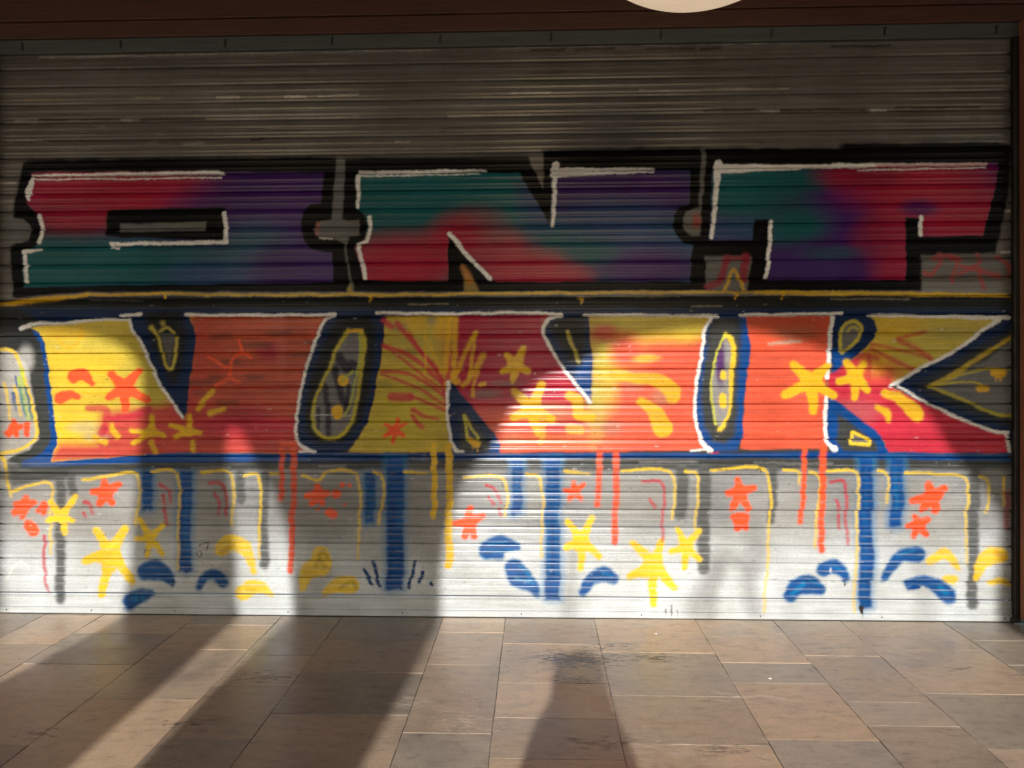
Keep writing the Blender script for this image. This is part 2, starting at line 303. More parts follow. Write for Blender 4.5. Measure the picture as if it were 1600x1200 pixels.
# --- lower word
def lower():
    # dark letter surrounds
    poly([(-40, 480), (1600, 484), (1600, 738), (500, 737), (230, 737), (60, 738), (-40, 700)], INK, 3)
    poly([(-40, 482), (1600, 484), (1600, 505), (-40, 535)], NAVY, 3)
    poly([(-40, 478), (30, 482), (60, 500), (66, 545), (-40, 545)], (.025, .027, .027), 4)
    # left end box
    poly([(-40, 545), (12, 545), (28, 551), (40, 565), (48, 580), (52, 612), (58, 650), (60, 685), (48, 703), (20, 713), (8, 722), (12, 760), (-40, 770)], (.38, .37, .35), 2)
    blob(41, 562, 16, 26, (.6, .6, .58), .6)
    stroke([(-40, 548), (0, 546), (23, 551), (33, 570), (50, 625), (56, 655), (58, 676), (49, 693), (30, 704), (0, 711), (8, 718), (12, 755), (18, 775)], [2.6] * 10 + [3, 2.5, 2], YEL, 1.6, .92)
    for pts, r, c in (([(9, 598), (13, 620), (16, 655)], 2.4, YEL), ([(25, 603), (29, 625), (33, 648)], 2.4, YEL), ([(31, 590), (37, 620), (46, 655)], 2.6, (.42, .55, .05)), ([(34, 575), (44, 620), (52, 655)], 2.6, (.42, .55, .05)),
                      ([(23, 615), (24, 630)], 3, BLUE), ([(25, 636), (26, 640)], 1.2, BLUE), ([(33, 605), (39, 640), (41, 648)], 2, (.04, .2, .25)), ([(42, 605), (48, 635), (51, 655)], 2, BLUE), ([(26, 588), (29, 604)], 1.6, BLUE)):
        stroke(pts, r, c, 1.4, .85, fade=.3)
    stroke([(-10, 690), (0, 600)], 6, (.5, .49, .47), 5, .5)
    # blue edge of the first letter and its foot
    poly([(50, 515), (64, 521), (72, 545), (78, 575), (83, 613), (88, 655), (93, 697), (80, 722), (38, 730), (34, 723), (70, 706), (79, 690), (78, 655), (73, 605), (68, 560), (62, 535)], BLUE, 1.6)
    poly([(60, 722), (235, 710), (235, 722), (34, 731)], BLUE, 1.6)
    A = full([(48, 512), (200, 498), (212, 525), (248, 598), (287, 655), (292, 630), (306, 535), (304, 512), (296, 494), (522, 493), (505, 505), (494, 530), (470, 600), (462, 660), (465, 690), (484, 707), (240, 709), (80, 721), (91, 695), (86, 655), (82, 613), (76, 565), (70, 535), (62, 520)])
    put(sl_all, A, (.62, .47, .05), .16)
    for (x, y, rx, ry, c, a) in ((130, 560, 90, 80, YEL, .7), (100, 680, 60, 50, YEL, .9), (150, 530, 120, 30, OLIVE, .8), (230, 600, 60, 70, OLIVE, .8), (100, 520, 60, 14, GOLD, .6),
                                 (400, 560, 130, 90, ORGD, 1), (340, 530, 90, 60, ORGD, 1), (470, 560, 80, 90, ORGD, 1), (390, 640, 110, 60, CRIMD, 1), (440, 520, 60, 26, (.55, .12, .07), .7), (330, 620, 70, 60, CRIMD, .9), (450, 640, 50, 50, ORGD, .7), (430, 555, 40, 22, CRIMD, .9), (425, 500, 30, 14, (.6, .2, .12), .5)):
        blob(x, y, rx, ry, c, a, A)
    RB = full([(95, 692), (150, 694), (158, 650), (180, 640), (250, 634), (275, 628), (292, 655), (300, 600), (308, 500), (330, 490), (330, 640), (480, 650), (490, 712), (70, 724)], 9) * A
    put(sl_all, RB * .9, CRIM, .2); 
    ORm = full([(310, 485), (530, 485), (500, 530), (470, 610), (465, 650), (400, 640), (300, 650), (300, 560)], 14) * A
    put(sl_all, ORm * .85, ORGD, .35)
    blob(425, 550, 30, 18, CRIMD, .7, A); blob(440, 540, 12, 60, (.6, .13, .09), .5, A); blob(130, 668, 30, 12, (.50, .45, .30), .55, A); blob(150, 682, 26, 9, (.42, .38, .28), .6, A)
    for x, y, l in ((330, 525, 30), (380, 540, 40), (300, 600, 40), (390, 590, 18), (305, 615, 26), (340, 630, 30), (420, 520, 30), (350, 565, 22), (480, 535, 20), (330, 590, 14), (460, 555, 30)):
        sl = bbox([(x, y), (x + l, y)], 8); stroke([(x, y), (x + l, y)], 3.5, (.12, .045, .03), 4, .55)
    stroke([(75, 560), (110, 545), (126, 540)], 2, YEL, 2, .6); stroke([(92, 533), (108, 542), (120, 537), (128, 520), (126, 506)], 2.5, GOLD, 2, .75)
    # V1
    poly([(203, 496), (222, 488), (292, 490), (304, 512), (306, 535), (300, 580), (292, 645), (286, 654), (250, 596), (215, 525)], NAVY, 1.5)
    poly([(225, 488), (285, 488), (292, 520), (288, 560), (278, 600), (268, 600), (240, 545)], (.016, .018, .020), 5)
    poly([(250, 520), (273, 522), (268, 560), (265, 572)], (.10, .10, .10), 2)
    stroke([(238, 512), (243, 518), (255, 555), (264, 577), (270, 572), (276, 528)], [3.5, 2.2, 1.8, 1.8, 2, 2], OLIVE, 1.4, .9); stroke([(250, 517), (262, 512), (272, 520)], 2, OLIVE, 1.5, .8); stroke([(255, 505)], 3.5, OLIVE, 2, .6)
    # O1
    poly([(522, 490), (588, 488), (601, 500), (599, 530), (591, 585), (584, 630), (572, 662), (545, 702), (520, 712), (485, 708), (466, 692), (462, 665), (468, 620), (480, 565), (498, 518)], NAVY, 1.8)
    poly([(530, 495), (578, 492), (588, 510), (585, 560), (576, 620), (562, 660), (535, 692), (500, 694), (480, 680), (476, 650), (486, 590), (506, 535)], (.016, .018, .019), 4)
    poly([(545, 518), (566, 517), (565, 560), (558, 615), (548, 660), (530, 680), (505, 683), (490, 668), (490, 645), (512, 585), (527, 545)], (.16, .155, .16), 2)
    for pts, r in (([(530, 560), (545, 575), (550, 570)], 8), ([(523, 575), (532, 610), (542, 640)], 5), ([(508, 600), (513, 640), (512, 680)], 4), ([(545, 600), (543, 640)], 3), ([(498, 640), (497, 670)], 3)):
        stroke(pts, r, (.018, .012, .03), 2, .85)
    stroke([(487, 649), (550, 650)], 1, (.5, .5, .5), 1.2, .8)
    stroke([(565, 518), (568, 530), (564, 580), (560, 613), (548, 660), (532, 681), (509, 684), (492, 670), (489, 651), (497, 615), (513, 581), (527, 543), (545, 517)], [3, 4, 3, 2.4, 2.4, 2.6, 2.6, 2.4, 2.2, 2, 2, 2.4, 2.6], (.5, .42, .04), 1.5, .92)
    stroke([(545, 517), (565, 516)], 2.4, GOLD, 1.4); stroke([(562, 525), (562, 560), (554, 602), (548, 630), (538, 650)], 1.8, (.42, .45, .06), 1.4, .9)
    stroke([(537, 594)], 8, GOLD); stroke([(527, 641), (527, 647)], 8, GOLD); stroke([(536, 594), (552, 580)], 2, (.42, .45, .06), 1.3, .9)
    # big middle field
    B = full([(603, 494), (878, 492), (858, 499), (850, 515), (856, 536), (883, 580), (922, 629), (925, 600), (924, 545), (918, 493), (1120, 493), (1104, 510), (1096, 560), (1088, 610), (1087, 650), (1094, 680), (1106, 703), (940, 706), (545, 707), (572, 664), (585, 625), (592, 585), (600, 530)])
    put(sl_all, B, CRIMD, .18)
    Lf = full([(590, 480), (713, 480), (711, 560), (708, 600), (704, 640), (706, 720), (520, 720)], 3) * B
    put(sl_all, Lf, (.50, .38, .05), .25)
    for (x, y, rx, ry, c, a) in ((620, 650, 60, 60, (.52, .42, .045), .8), (650, 530, 50, 40, (.45, .36, .08), .6), (690, 500, 16, 40, GOLD, .7), (645, 505, 30, 20, GOLD, .6), (625, 510, 16, 12, (.2, .17, .13), .5), (675, 500, 10, 10, (.2, .2, .18), .5),
                                 (640, 550, 20, 10, (.2, .17, .06), .35), (600, 600, 20, 8, (.2, .17, .06), .35), (660, 610, 30, 8, (.25, .2, .06), .35)):
        blob(x, y, rx, ry, c, a, Lf)
    R2 = full([(760, 720), (770, 690), (740, 640), (900, 620), (922, 640), (940, 560), (930, 540), (960, 520), (1130, 520), (1130, 720)], 16) * B
    put(sl_all, R2, ORG, .2)
    for (x, y, rx, ry, c, a) in ((770, 550, 90, 90, CRIMD, .8), (880, 620, 70, 40, CRIM, .9), (890, 655, 60, 30, CRIM, .6), (820, 600, 60, 50, CRIMD, .6), (1000, 505, 150, 34, (.55, .43, .05), 1), (960, 545, 60, 50, (.60, .50, .06), .9), (940, 600, 34, 60, (.60, .48, .06), .8), (1060, 510, 80, 24, (.55, .42, .05), .95),
                                 (945, 520, 30, 18, CRIM, .8), (980, 548, 34, 36, ORG, 1), (1040, 530, 60, 14, YEL, .6), (1030, 560, 80, 40, ORG, .7), (930, 650, 20, 60, (.5, .45, .08), .5), (850, 645, 60, 20, (.6, .3, .1), .5), (880, 690, 90, 16, (.72, .2, .06), .5), (800, 690, 20, 20, (.6, .2, .1), .6),
                                 (955, 668, 22, 14, (.35, .16, .10), .6), (990, 600, 22, 14, (.45, .2, .13), .5), (760, 615, 30, 10, (.16, .12, .10), .7), (790, 600, 30, 7, (.16, .12, .10), .5), (955, 585, 30, 12, YEL, .6), (1010, 560, 26, 8, YEL, .7), (1035, 620, 20, 16, (.45, .25, .16), .5)):
        blob(x, y, rx, ry, c, a, B)
    # red rays and yellow strokes
    for pts, r in (([(620, 504), (650, 540), (690, 585)], 3.4), ([(640, 520), (665, 560), (698, 596)], 2.6), ([(600, 540), (640, 556), (695, 600)], 3.6), ([(602, 542), (640, 570), (695, 612)], 2.2), ([(598, 580), (640, 584), (698, 620)], 3), ([(598, 585), (645, 602), (698, 634)], 2.2),
                   ([(613, 620), (640, 621)], 7), ([(640, 617), (696, 640)], 2.8), ([(646, 640), (660, 648), (684, 655)], [3.5, 2.5, 1.6]), ([(645, 650), (652, 662), (659, 668)], 3.4), ([(700, 545), (702, 590)], 4), ([(690, 590), (700, 640)], 3), ([(600, 500), (612, 510)], 4)):
        stroke(pts, r, CRIM, 1.8, .8)
    for pts, r in (([(703, 497), (696, 580)], 4), ([(712, 497), (710, 590)], 3.5), ([(744, 520), (728, 550), (712, 590)], 3.5), ([(742, 520), (738, 560), (735, 590)], 3), ([(755, 555), (745, 575), (728, 600), (724, 603)], [4.5, 4, 3, 3]), ([(748, 580), (741, 605), (740, 617)], [3, 2.2, 3.2]),
                   ([(665, 520), (665, 583)], 1.6), ([(668, 530), (690, 582)], 1.8), ([(700, 600), (716, 596)], 5)):
        stroke(pts, r, GOLD, 1.8, .72)
    stroke([(752, 601), (759, 600)], 3, GOLD)
    # inner wedge of the third letter
    poly([(703, 596), (709, 599), (735, 632), (770, 675), (782, 695), (781, 708), (706, 709), (700, 680), (699, 640)], NAVY, 1.6)
    poly([(770, 678), (782, 694), (781, 708), (762, 708)], BLUE, 3)
    poly([(720, 645), (728, 645), (765, 692), (766, 706), (720, 706)], INK, 4)
    stroke([(725, 649), (728, 668), (730, 684), (744, 692)], 2.4, (.55, .5, .05), 1.3, .9); stroke([(726, 649), (738, 672), (748, 686)], 2, (.55, .5, .05), 1.3, .9)
    poly([(729, 682), (753, 690), (750, 699), (742, 700)], GOLD, 1.5); stroke([(747, 698), (747, 705)], .8, GOLD); stroke([(739, 698), (739, 702)], .7, GOLD)
    # V2
    poly([(866, 494), (910, 488), (918, 494), (924, 545), (925, 600), (922, 630), (900, 606), (880, 577), (855, 535), (850, 515)], NAVY, 1.6)
    poly([(905, 560), (924, 556), (925, 600), (922, 628), (898, 600)], BLUE, 5)
    poly([(868, 498), (912, 493), (914, 530), (908, 572), (894, 568), (868, 530), (860, 512)], (.022, .024, .025), 4)
    stroke([(886, 518), (893, 535), (904, 566)], [2.5, 3.2, 2], (.45, .38, .04), 1.3, .9); stroke([(889, 520), (900, 545), (906, 565)], 1, (.2, .17, .03), 1, .9)
    # O2
    poly([(1120, 492), (1157, 491), (1168, 499), (1173, 540), (1168, 590), (1162, 640), (1160, 683), (1152, 704), (1112, 706), (1094, 682), (1087, 650), (1090, 600), (1097, 550), (1106, 505)], BLUE, 1.8)
    poly([(1118, 494), (1155, 494), (1160, 520), (1155, 540), (1100, 540), (1108, 505)], (.03, .034, .035), 5)
    poly([(1125, 498), (1148, 500), (1156, 540), (1153, 600), (1152, 650), (1146, 680), (1132, 694), (1114, 690), (1100, 668), (1096, 620), (1102, 560), (1112, 515)], INK, 4)
    poly([(1134, 526), (1142, 540), (1143, 600), (1138, 650), (1125, 672), (1115, 652), (1111, 610), (1116, 574)], (.27, .26, .26), 2)
    blob(1126, 570, 9, 40, (.09, .03, .14), 1)
    stroke([(1135, 523), (1142, 530), (1143, 590), (1140, 637), (1135, 655), (1125, 670), (1121, 672)], [3, 3.6, 3.4, 2, 2, 3, 1], YEL, 1.4, .95); stroke([(1135, 522), (1123, 543), (1115, 574), (1112, 613), (1116, 650), (1118, 662)], [2.4, 1.6, 1.6, 1.8, 1.6, 2.6], (.55, .55, .06), 1.4, .9)
    stroke([(1131, 583), (1131, 588)], 4.5, YEL); stroke([(1129, 620), (1129, 632)], 5.5, YEL)
    # L5
    poly([(1166, 495), (1296, 494), (1292, 560), (1291, 640), (1290, 702), (1157, 702), (1162, 650), (1168, 590), (1173, 540)], ORG, 1.5, vary=.2)
    E = full([(1166, 495), (1296, 494), (1292, 560), (1291, 640), (1290, 702), (1157, 702), (1162, 650), (1168, 590), (1173, 540)])
    blob(1230, 505, 110, 30, ORGD, .8, E); blob(1240, 520, 50, 14, (.3, .14, .08), .5, E); blob(1190, 535, 40, 20, HOT, .4, E)  # shade along the top painted into the orange as darker blots
    stroke([(1202, 538), (1235, 534), (1252, 533)], [3, 3, 1.5], (.42, .34, .26), 2, .7)
    # K fields
    K = full([(1356, 494), (1574, 495), (1541, 512), (1497, 545), (1440, 576), (1393, 602), (1442, 629), (1502, 656), (1572, 678), (1577, 708), (1386, 707), (1383, 690), (1332, 652), (1292, 622), (1295, 585), (1340, 555), (1369, 525)])
    put(sl_all, K, (.55, .42, .05), .2)
    blob(1460, 545, 90, 40, OLIVE, .7, K); blob(1400, 510, 50, 20, GOLD, .6, K); blob(1480, 520, 60, 12, (.4, .34, .1), .6, K)
    KR = full([(1280, 575), (1345, 552), (1390, 575), (1400, 605), (1600, 680), (1600, 730), (1380, 730), (1280, 640)], 7) * K
    put(sl_all, KR, CRIM, .2); blob(1310, 650, 60, 30, (.45, .12, .12), .6, K); blob(1370, 580, 50, 24, ORG, .7, K); blob(1345, 640, 40, 24, (.5, .10, .12), .6, K); blob(1370, 560, 30, 30, GOLD, .6, K)
    for pts, r in (([(1405, 529), (1445, 519)], 3), ([(1403, 531), (1450, 556), (1455, 562)], 3.4), ([(1360, 545), (1380, 555), (1430, 578)], 3.4), ([(1362, 538), (1400, 545), (1452, 558)], 2.8), ([(1356, 555), (1358, 590)], 4), ([(1340, 552), (1370, 560)], 4)):
        stroke(pts, r, (.52, .06, .04), 2.2, .7)
    # drop over and wedge under the K
    poly([(1300, 496), (1320, 488), (1352, 490), (1366, 502), (1371, 516), (1366, 530), (1340, 554), (1302, 582), (1297, 560), (1298, 520)], NAVY, 1.7)
    poly([(1300, 545), (1345, 548), (1302, 582)], BLUE, 4)
    poly([(1312, 545), (1312, 520), (1322, 506), (1340, 506), (1347, 520), (1332, 540), (1316, 554)], (.14, .14, .13), 3)
    stroke([(1314, 550), (1313, 525), (1322, 505), (1336, 502), (1346, 512), (1344, 524), (1330, 540), (1316, 552)], 2.6, (.55, .46, .05), 1.5, .9); stroke([(1325, 518), (1332, 510), (1340, 514)], 2, (.5, .42, .05), 1.4, .8)
    poly([(1291, 618), (1310, 628), (1340, 652), (1376, 680), (1388, 704), (1387, 709), (1302, 708), (1293, 690), (1289, 650)], BLUE, 1.8)
    poly([(1308, 648), (1330, 662), (1370, 692), (1372, 706), (1318, 706), (1308, 690)], INK, 3)
    poly([(1330, 674), (1362, 690), (1358, 697), (1328, 693)], (.15, .15, .14), 1.4); stroke([(1329, 692), (1331, 675), (1361, 689), (1359, 695), (1329, 693)], 2.4, YEL, 1.3, .95, sharp=True)
    # right counter
    poly([(1574, 497), (1600, 488), (1600, 720), (1578, 710), (1573, 678), (1504, 656), (1440, 629), (1393, 603), (1442, 575), (1500, 544), (1542, 512)], NAVY, 1.8)
    poly([(1600, 505), (1560, 522), (1500, 560), (1440, 598), (1430, 604), (1470, 625), (1530, 652), (1600, 675)], (.03, .034, .036), 6)
    poly([(1600, 528), (1586, 528), (1540, 563), (1452, 604), (1530, 634), (1562, 648), (1600, 652)], (.15, .15, .145), 3)
    stroke([(1586, 523), (1560, 540), (1520, 565), (1480, 592), (1452, 604)], [3, 3, 3.5, 4.5, 2.5], (.50, .36, .03), 1.5, .92)
    stroke([(1452, 605), (1500, 622), (1540, 642), (1562, 649), (1588, 650)], [2, 2.4, 2.6, 3, 2.6], (.46, .40, .04), 1.5, .9)
    stroke([(1480, 592), (1530, 578), (1585, 577)], [2, 1.6, 1.4], (.5, .4, .03), 1.3, .9); stroke([(1465, 602), (1505, 597), (1530, 600), (1540, 606)], [2, 1.8, 1.8, 2.5], (.5, .4, .03), 1.3, .9)
    stroke([(1553, 583), (1566, 584)], [6, 7], GOLD); stroke([(1531, 608), (1542, 608)], 5, GOLD)
    for x in (1556, 1561, 1565): stroke([(x, 590), (x, 595)], .9, GOLD)
    # white outlines
    for pts, r in (([(33, 513), (36, 511), (100, 505), (165, 500), (200, 499)], [3, 3, 2.2, 2, 1.5]), ([(190, 493), (220, 491)], [1.5, 3.2]), ([(202, 499), (207, 515), (218, 532), (250, 598), (272, 632), (285, 652)], 2.4), ([(292, 492), (400, 493), (524, 491)], 2.2), ([(524, 493), (509, 497)], 2.2), ([(509, 498), (496, 524), (482, 565), (471, 610), (464, 650), (462, 680), (468, 693), (480, 701), (491, 707)], [2.4] * 7 + [3, 3.5]), ([(471, 706), (492, 706)], 2.4),
                   ([(589, 489), (700, 490), (820, 489), (878, 491)], 2.2), ([(702, 597), (699, 640), (701, 672), (706, 692), (716, 706), (724, 707)], [3, 2.2, 2.2, 2.4, 3.4, 3]), ([(878, 494), (858, 499), (849, 514), (852, 528), (880, 575), (905, 606), (923, 628)], [2, 3, 3, 2.6, 2.2, 2.6, 2.6]),
                   ([(913, 492), (1122, 494)], 2.2), ([(1112, 495), (1103, 511), (1096, 555), (1089, 600), (1086, 645), (1090, 675), (1098, 692), (1110, 704)], [2.6] * 6 + [3.4, 4.5]), ([(1109, 704), (1109, 713)], 1), ([(1080, 704), (1100, 702)], 1.6),
                   ([(1157, 493), (1316, 490)], 2.2), ([(1300, 494), (1297, 520), (1295, 560), (1293, 590)], 3.2), ([(1291, 621), (1288, 660), (1290, 684), (1300, 700), (1304, 702)], [3, 3, 3, 3.6, 5.5]),
                   ([(1356, 493), (1480, 495), (1574, 497)], [2, 2.4, 3.6]), ([(1560, 500), (1541, 512), (1498, 544), (1440, 575), (1393, 602)], [3.6, 3, 2.6, 2.6, 3]), ([(1404, 603), (1440, 626), (1500, 654), (1558, 675), (1574, 676)], [2, 2, 2.4, 2.6, 3.4]), ([(1571, 678), (1575, 696), (1577, 712)], 2.8)):
        stroke(pts, r, WHITE, 1.2, .97, vary=.15)
    stroke([(1340, 489), (1360, 491)], 1.5, NAVY, 1.5)
    # foot band: blue line then smoky black
    poly([(230, 708), (560, 708), (1110, 708), (1300, 706), (1600, 708), (1600, 721), (1300, 716), (900, 716), (560, 720), (230, 722)], BLUE, 1.8)
    poly([(480, 709), (780, 708), (780, 716), (480, 724)], NAVY, 3, .6)  # shaded stretch of the blue line, painted in as navy
    for x, y, l in ((640, 716, 30), (500, 728, 40), (300, 730, 60), (1000, 722, 90), (1180, 724, 120)): stroke([(x, y), (x + l, y)], 1.4, (.35, .35, .36), 1.5, .4)
    stroke([(1112, 707), (1122, 707)], 1.4, CRIM, 1.2, .7)
lower()

# --- silver field below with drips
g = np.clip((GYW - 730) / 7, 0, 1) * np.clip((GXW - 60) / 40, 0, 1) * np.clip((1600 - GXW) / 20, 0, 1)
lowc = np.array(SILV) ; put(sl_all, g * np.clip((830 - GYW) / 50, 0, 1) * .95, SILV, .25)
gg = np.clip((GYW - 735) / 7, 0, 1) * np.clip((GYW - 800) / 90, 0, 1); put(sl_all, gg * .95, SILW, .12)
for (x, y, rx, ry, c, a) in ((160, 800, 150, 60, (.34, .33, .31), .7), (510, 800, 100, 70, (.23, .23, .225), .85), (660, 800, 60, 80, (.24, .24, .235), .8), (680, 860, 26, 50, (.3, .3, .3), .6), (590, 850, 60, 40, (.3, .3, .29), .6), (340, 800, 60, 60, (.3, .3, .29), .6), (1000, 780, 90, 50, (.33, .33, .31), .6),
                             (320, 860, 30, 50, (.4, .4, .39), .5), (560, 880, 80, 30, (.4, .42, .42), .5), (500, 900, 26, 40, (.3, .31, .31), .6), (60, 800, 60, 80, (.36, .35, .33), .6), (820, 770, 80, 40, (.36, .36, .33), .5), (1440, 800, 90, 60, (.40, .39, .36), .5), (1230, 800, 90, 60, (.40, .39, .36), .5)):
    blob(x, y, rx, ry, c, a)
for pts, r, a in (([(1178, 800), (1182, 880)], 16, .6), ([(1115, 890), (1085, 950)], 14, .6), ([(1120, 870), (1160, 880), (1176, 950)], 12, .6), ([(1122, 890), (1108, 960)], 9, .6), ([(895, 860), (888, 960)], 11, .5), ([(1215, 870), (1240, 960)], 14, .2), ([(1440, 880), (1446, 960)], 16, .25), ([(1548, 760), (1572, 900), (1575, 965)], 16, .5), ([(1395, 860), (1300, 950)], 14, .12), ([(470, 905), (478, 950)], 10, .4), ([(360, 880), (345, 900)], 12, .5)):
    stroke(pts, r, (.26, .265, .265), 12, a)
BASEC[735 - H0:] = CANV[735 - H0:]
def drip_line(pts, r=2.4, fade=.35, c=YEL): stroke(pts, r, c, 1.5, .92, fade=fade)
stroke([(0, 742), (40, 744), (110, 738)], [9, 10, 6], INK, 5, .75)
poly([(14, 725), (210, 730), (230, 742), (120, 745), (60, 752), (18, 760)], INK, 4, .7)
poly([(95, 752), (210, 742), (212, 760), (90, 775)], SILV, 5, .7)
for x, y0, y1, r in ((95, 750, 935, 7), (113, 742, 768, 6), (376, 740, 780, 6.5), (413, 745, 882, 7), (1066, 735, 803, 9), (1101, 735, 888, 9), (1208, 735, 813, 6), (1522, 740, 944, 8)):
    stroke([(x, y0), (x - 1, (y0 + y1) / 2), (x - 3 if x > 1000 else x, y1)], r, (.085, .09, .09), 3, .88, halo=7)
for x, y0, y1, r in ((230, 735, 796, 9), (290, 735, 893, 11), (578, 737, 818, 9), (617, 712, 922, 14), (808, 718, 803, 9.5), (864, 715, 938, 12), (1353, 715, 950, 11.5), (1401, 715, 822, 11)):
    R_ = random.Random(int(x)); xl = [(x - r + R_.uniform(-1.6, 1.6), y0 + (y1 - y0) * k / 7) for k in range(8)]; xr_ = [(x + r + R_.uniform(-1.6, 1.6), y0 + (y1 - y0) * k / 7) for k in range(8)]
    foot = [(x - r * .5, y1 + R_.uniform(-3, 3)), (x, y1 + R_.uniform(-2, 4)), (x + r * .5, y1 + R_.uniform(-3, 3))]
    poly([(q[0] - 2, q[1]) for q in xl] + [(q[0], q[1] + 3) for q in foot] + [(q[0] + 2, q[1]) for q in xr_[::-1]], CYB, 8, .85)
    poly([(q[0] + 1.5, q[1]) for q in xl] + foot + [(q[0] - 1.5, q[1]) for q in xr_[::-1]], BLUE, 2.4, .93, vary=.3)
    for _ in range(5):
        xx = x + R_.uniform(-r * .7, r * .7); ya, yb = sorted((R_.uniform(y0, y1), R_.uniform(y0, y1))); stroke([(xx, ya), (xx, yb)], R_.uniform(1, 3), CYB if R_.random() < .6 else (.004, .03, .14), 3, R_.uniform(.15, .4))
for pts in ([(20, 767), (45, 760), (79, 755), (80, 780), (79, 865)], [(130, 750), (170, 744), (210, 738), (216, 745), (213, 820)], [(237, 737), (270, 735), (278, 745), (280, 790), (277, 890)], [(315, 738), (358, 738), (364, 755), (362, 820)],
            [(382, 742), (402, 742), (406, 760), (404, 872)], [(423, 739), (436, 739)], [(473, 743), (500, 750), (510, 739), (555, 739), (561, 755), (558, 875)], [(585, 737), (595, 742), (593, 820)], [(632, 739), (667, 739)],
            [(725, 746), (780, 745), (790, 755), (790, 805)], [(823, 742), (840, 744), (846, 760), (845, 870)], [(883, 736), (920, 740)], [(972, 735), (1045, 737), (1052, 750), (1051, 810)], [(1072, 737), (1088, 740), (1090, 760), (1086, 825)],
            [(1112, 735), (1195, 735), (1201, 750), (1200, 850), (1194, 955)], [(1225, 734), (1247, 737), (1248, 755)], [(1265, 737), (1277, 740), (1277, 800), (1273, 855)], [(1293, 736), (1338, 738), (1340, 760), (1337, 880), (1334, 955)], [(1372, 735), (1385, 740), (1384, 785)],
            [(1415, 738), (1460, 740), (1507, 747), (1510, 800), (1509, 880)], [(1530, 745), (1540, 748), (1544, 775), (1541, 800)], [(1568, 745), (1567, 790)]):
    drip_line(pts)
for pts, r in (([(679, 696), (678, 808)], 4.2), ([(702, 696), (702, 760), (701, 884)], [5, 5, 6])): stroke(pts, r, (.74, .47, .03), 1.6, .96, halo=4)
for pts, r in (([(442, 692), (441, 740), (438, 778)], [4, 3.4, 4.5]), ([(460, 692), (458, 800), (454, 892)], [4.5, 4, 4.5]), ([(441, 693), (461, 693)], 3.5), ([(938, 700), (936, 740), (933, 788)], 4.2), ([(963, 700), (961, 848)], 4.6), ([(1257, 700), (1256, 740), (1251, 816)], [3.5, 3.5, 4]), ([(1287, 700), (1285, 760), (1283, 860)], [5, 4.5, 4.5])):
    stroke(pts, r, HOT if pts[0][0] > 1200 else (.72, .09, .035), 1.5, .95)
# yellow stars
for c, arms, r in (((98, 806), [(78, 785), (117, 776), (77, 813), (114, 814), (102, 831)], 4.5), ((172, 862), [(152, 829), (196, 827), (133, 876), (208, 908), (160, 928)], 6.5), ((235, 840), [(220, 812), (256, 820), (215, 841), (229, 868), (254, 866)], 4),
                   ((909, 845), [(888, 815), (926, 809), (884, 856), (935, 870), (907, 888)], 5), ((1021, 880), [(990, 849), (1033, 847), (984, 901), (1054, 918), (1021, 943)], 5.8), ((1072, 855), [(1060, 828), (1092, 829), (1048, 862), (1092, 874), (1068, 888)], 4.6)):
    star(c, arms, r, YEL, 1.4)
poly([(160, 855), (185, 850), (190, 872), (178, 895), (165, 885), (150, 878)], YEL, 2); poly([(1008, 868), (1034, 866), (1034, 895), (1010, 903), (990, 902)], YEL, 2); poly([(897, 838), (920, 836), (922, 858), (896, 860)], YEL, 2)
for c, arms, r in (((806, 571), [(792, 556), (817, 545), (786, 580), (825, 580), (803, 592)], 5.4), ((831, 640), [(806, 612), (847, 602), (802, 652), (862, 656), (840, 676)], 6.5), ((1269, 597), [(1240, 571), (1292, 573), (1228, 617), (1302, 618), (1270, 642)], 6.8), ((1338, 590), [(1312, 596), (1348, 570), (1356, 609), (1336, 620), (1322, 566)], 5.6),
                   ((237, 675), [(237, 651), (204, 673), (256, 681), (210, 692)], 3.6), ((296, 674), [(296, 650), (266, 664), (314, 677), (273, 683)], 3.2)):
    star(c, arms, r, GOLD, 1.4)
stroke([(803, 592), (803, 598)], 1.6, GOLD)
for pts, r in (([(238, 690), (244, 705)], 3.8), ([(302, 690), (303, 704)], 3.6), ([(167, 657), (184, 683)], 4), ([(148, 682), (166, 691)], 4.6), ([(311, 638), (318, 626), (333, 612)], 3.8), ([(328, 646), (350, 640)], 3.8), ([(140, 583), (172, 582)], 1.4), ([(133, 611), (150, 617), (172, 613)], 2), ([(182, 605), (175, 590)], 1.4)):
    stroke(pts, r, GOLD, 1.5, .9)
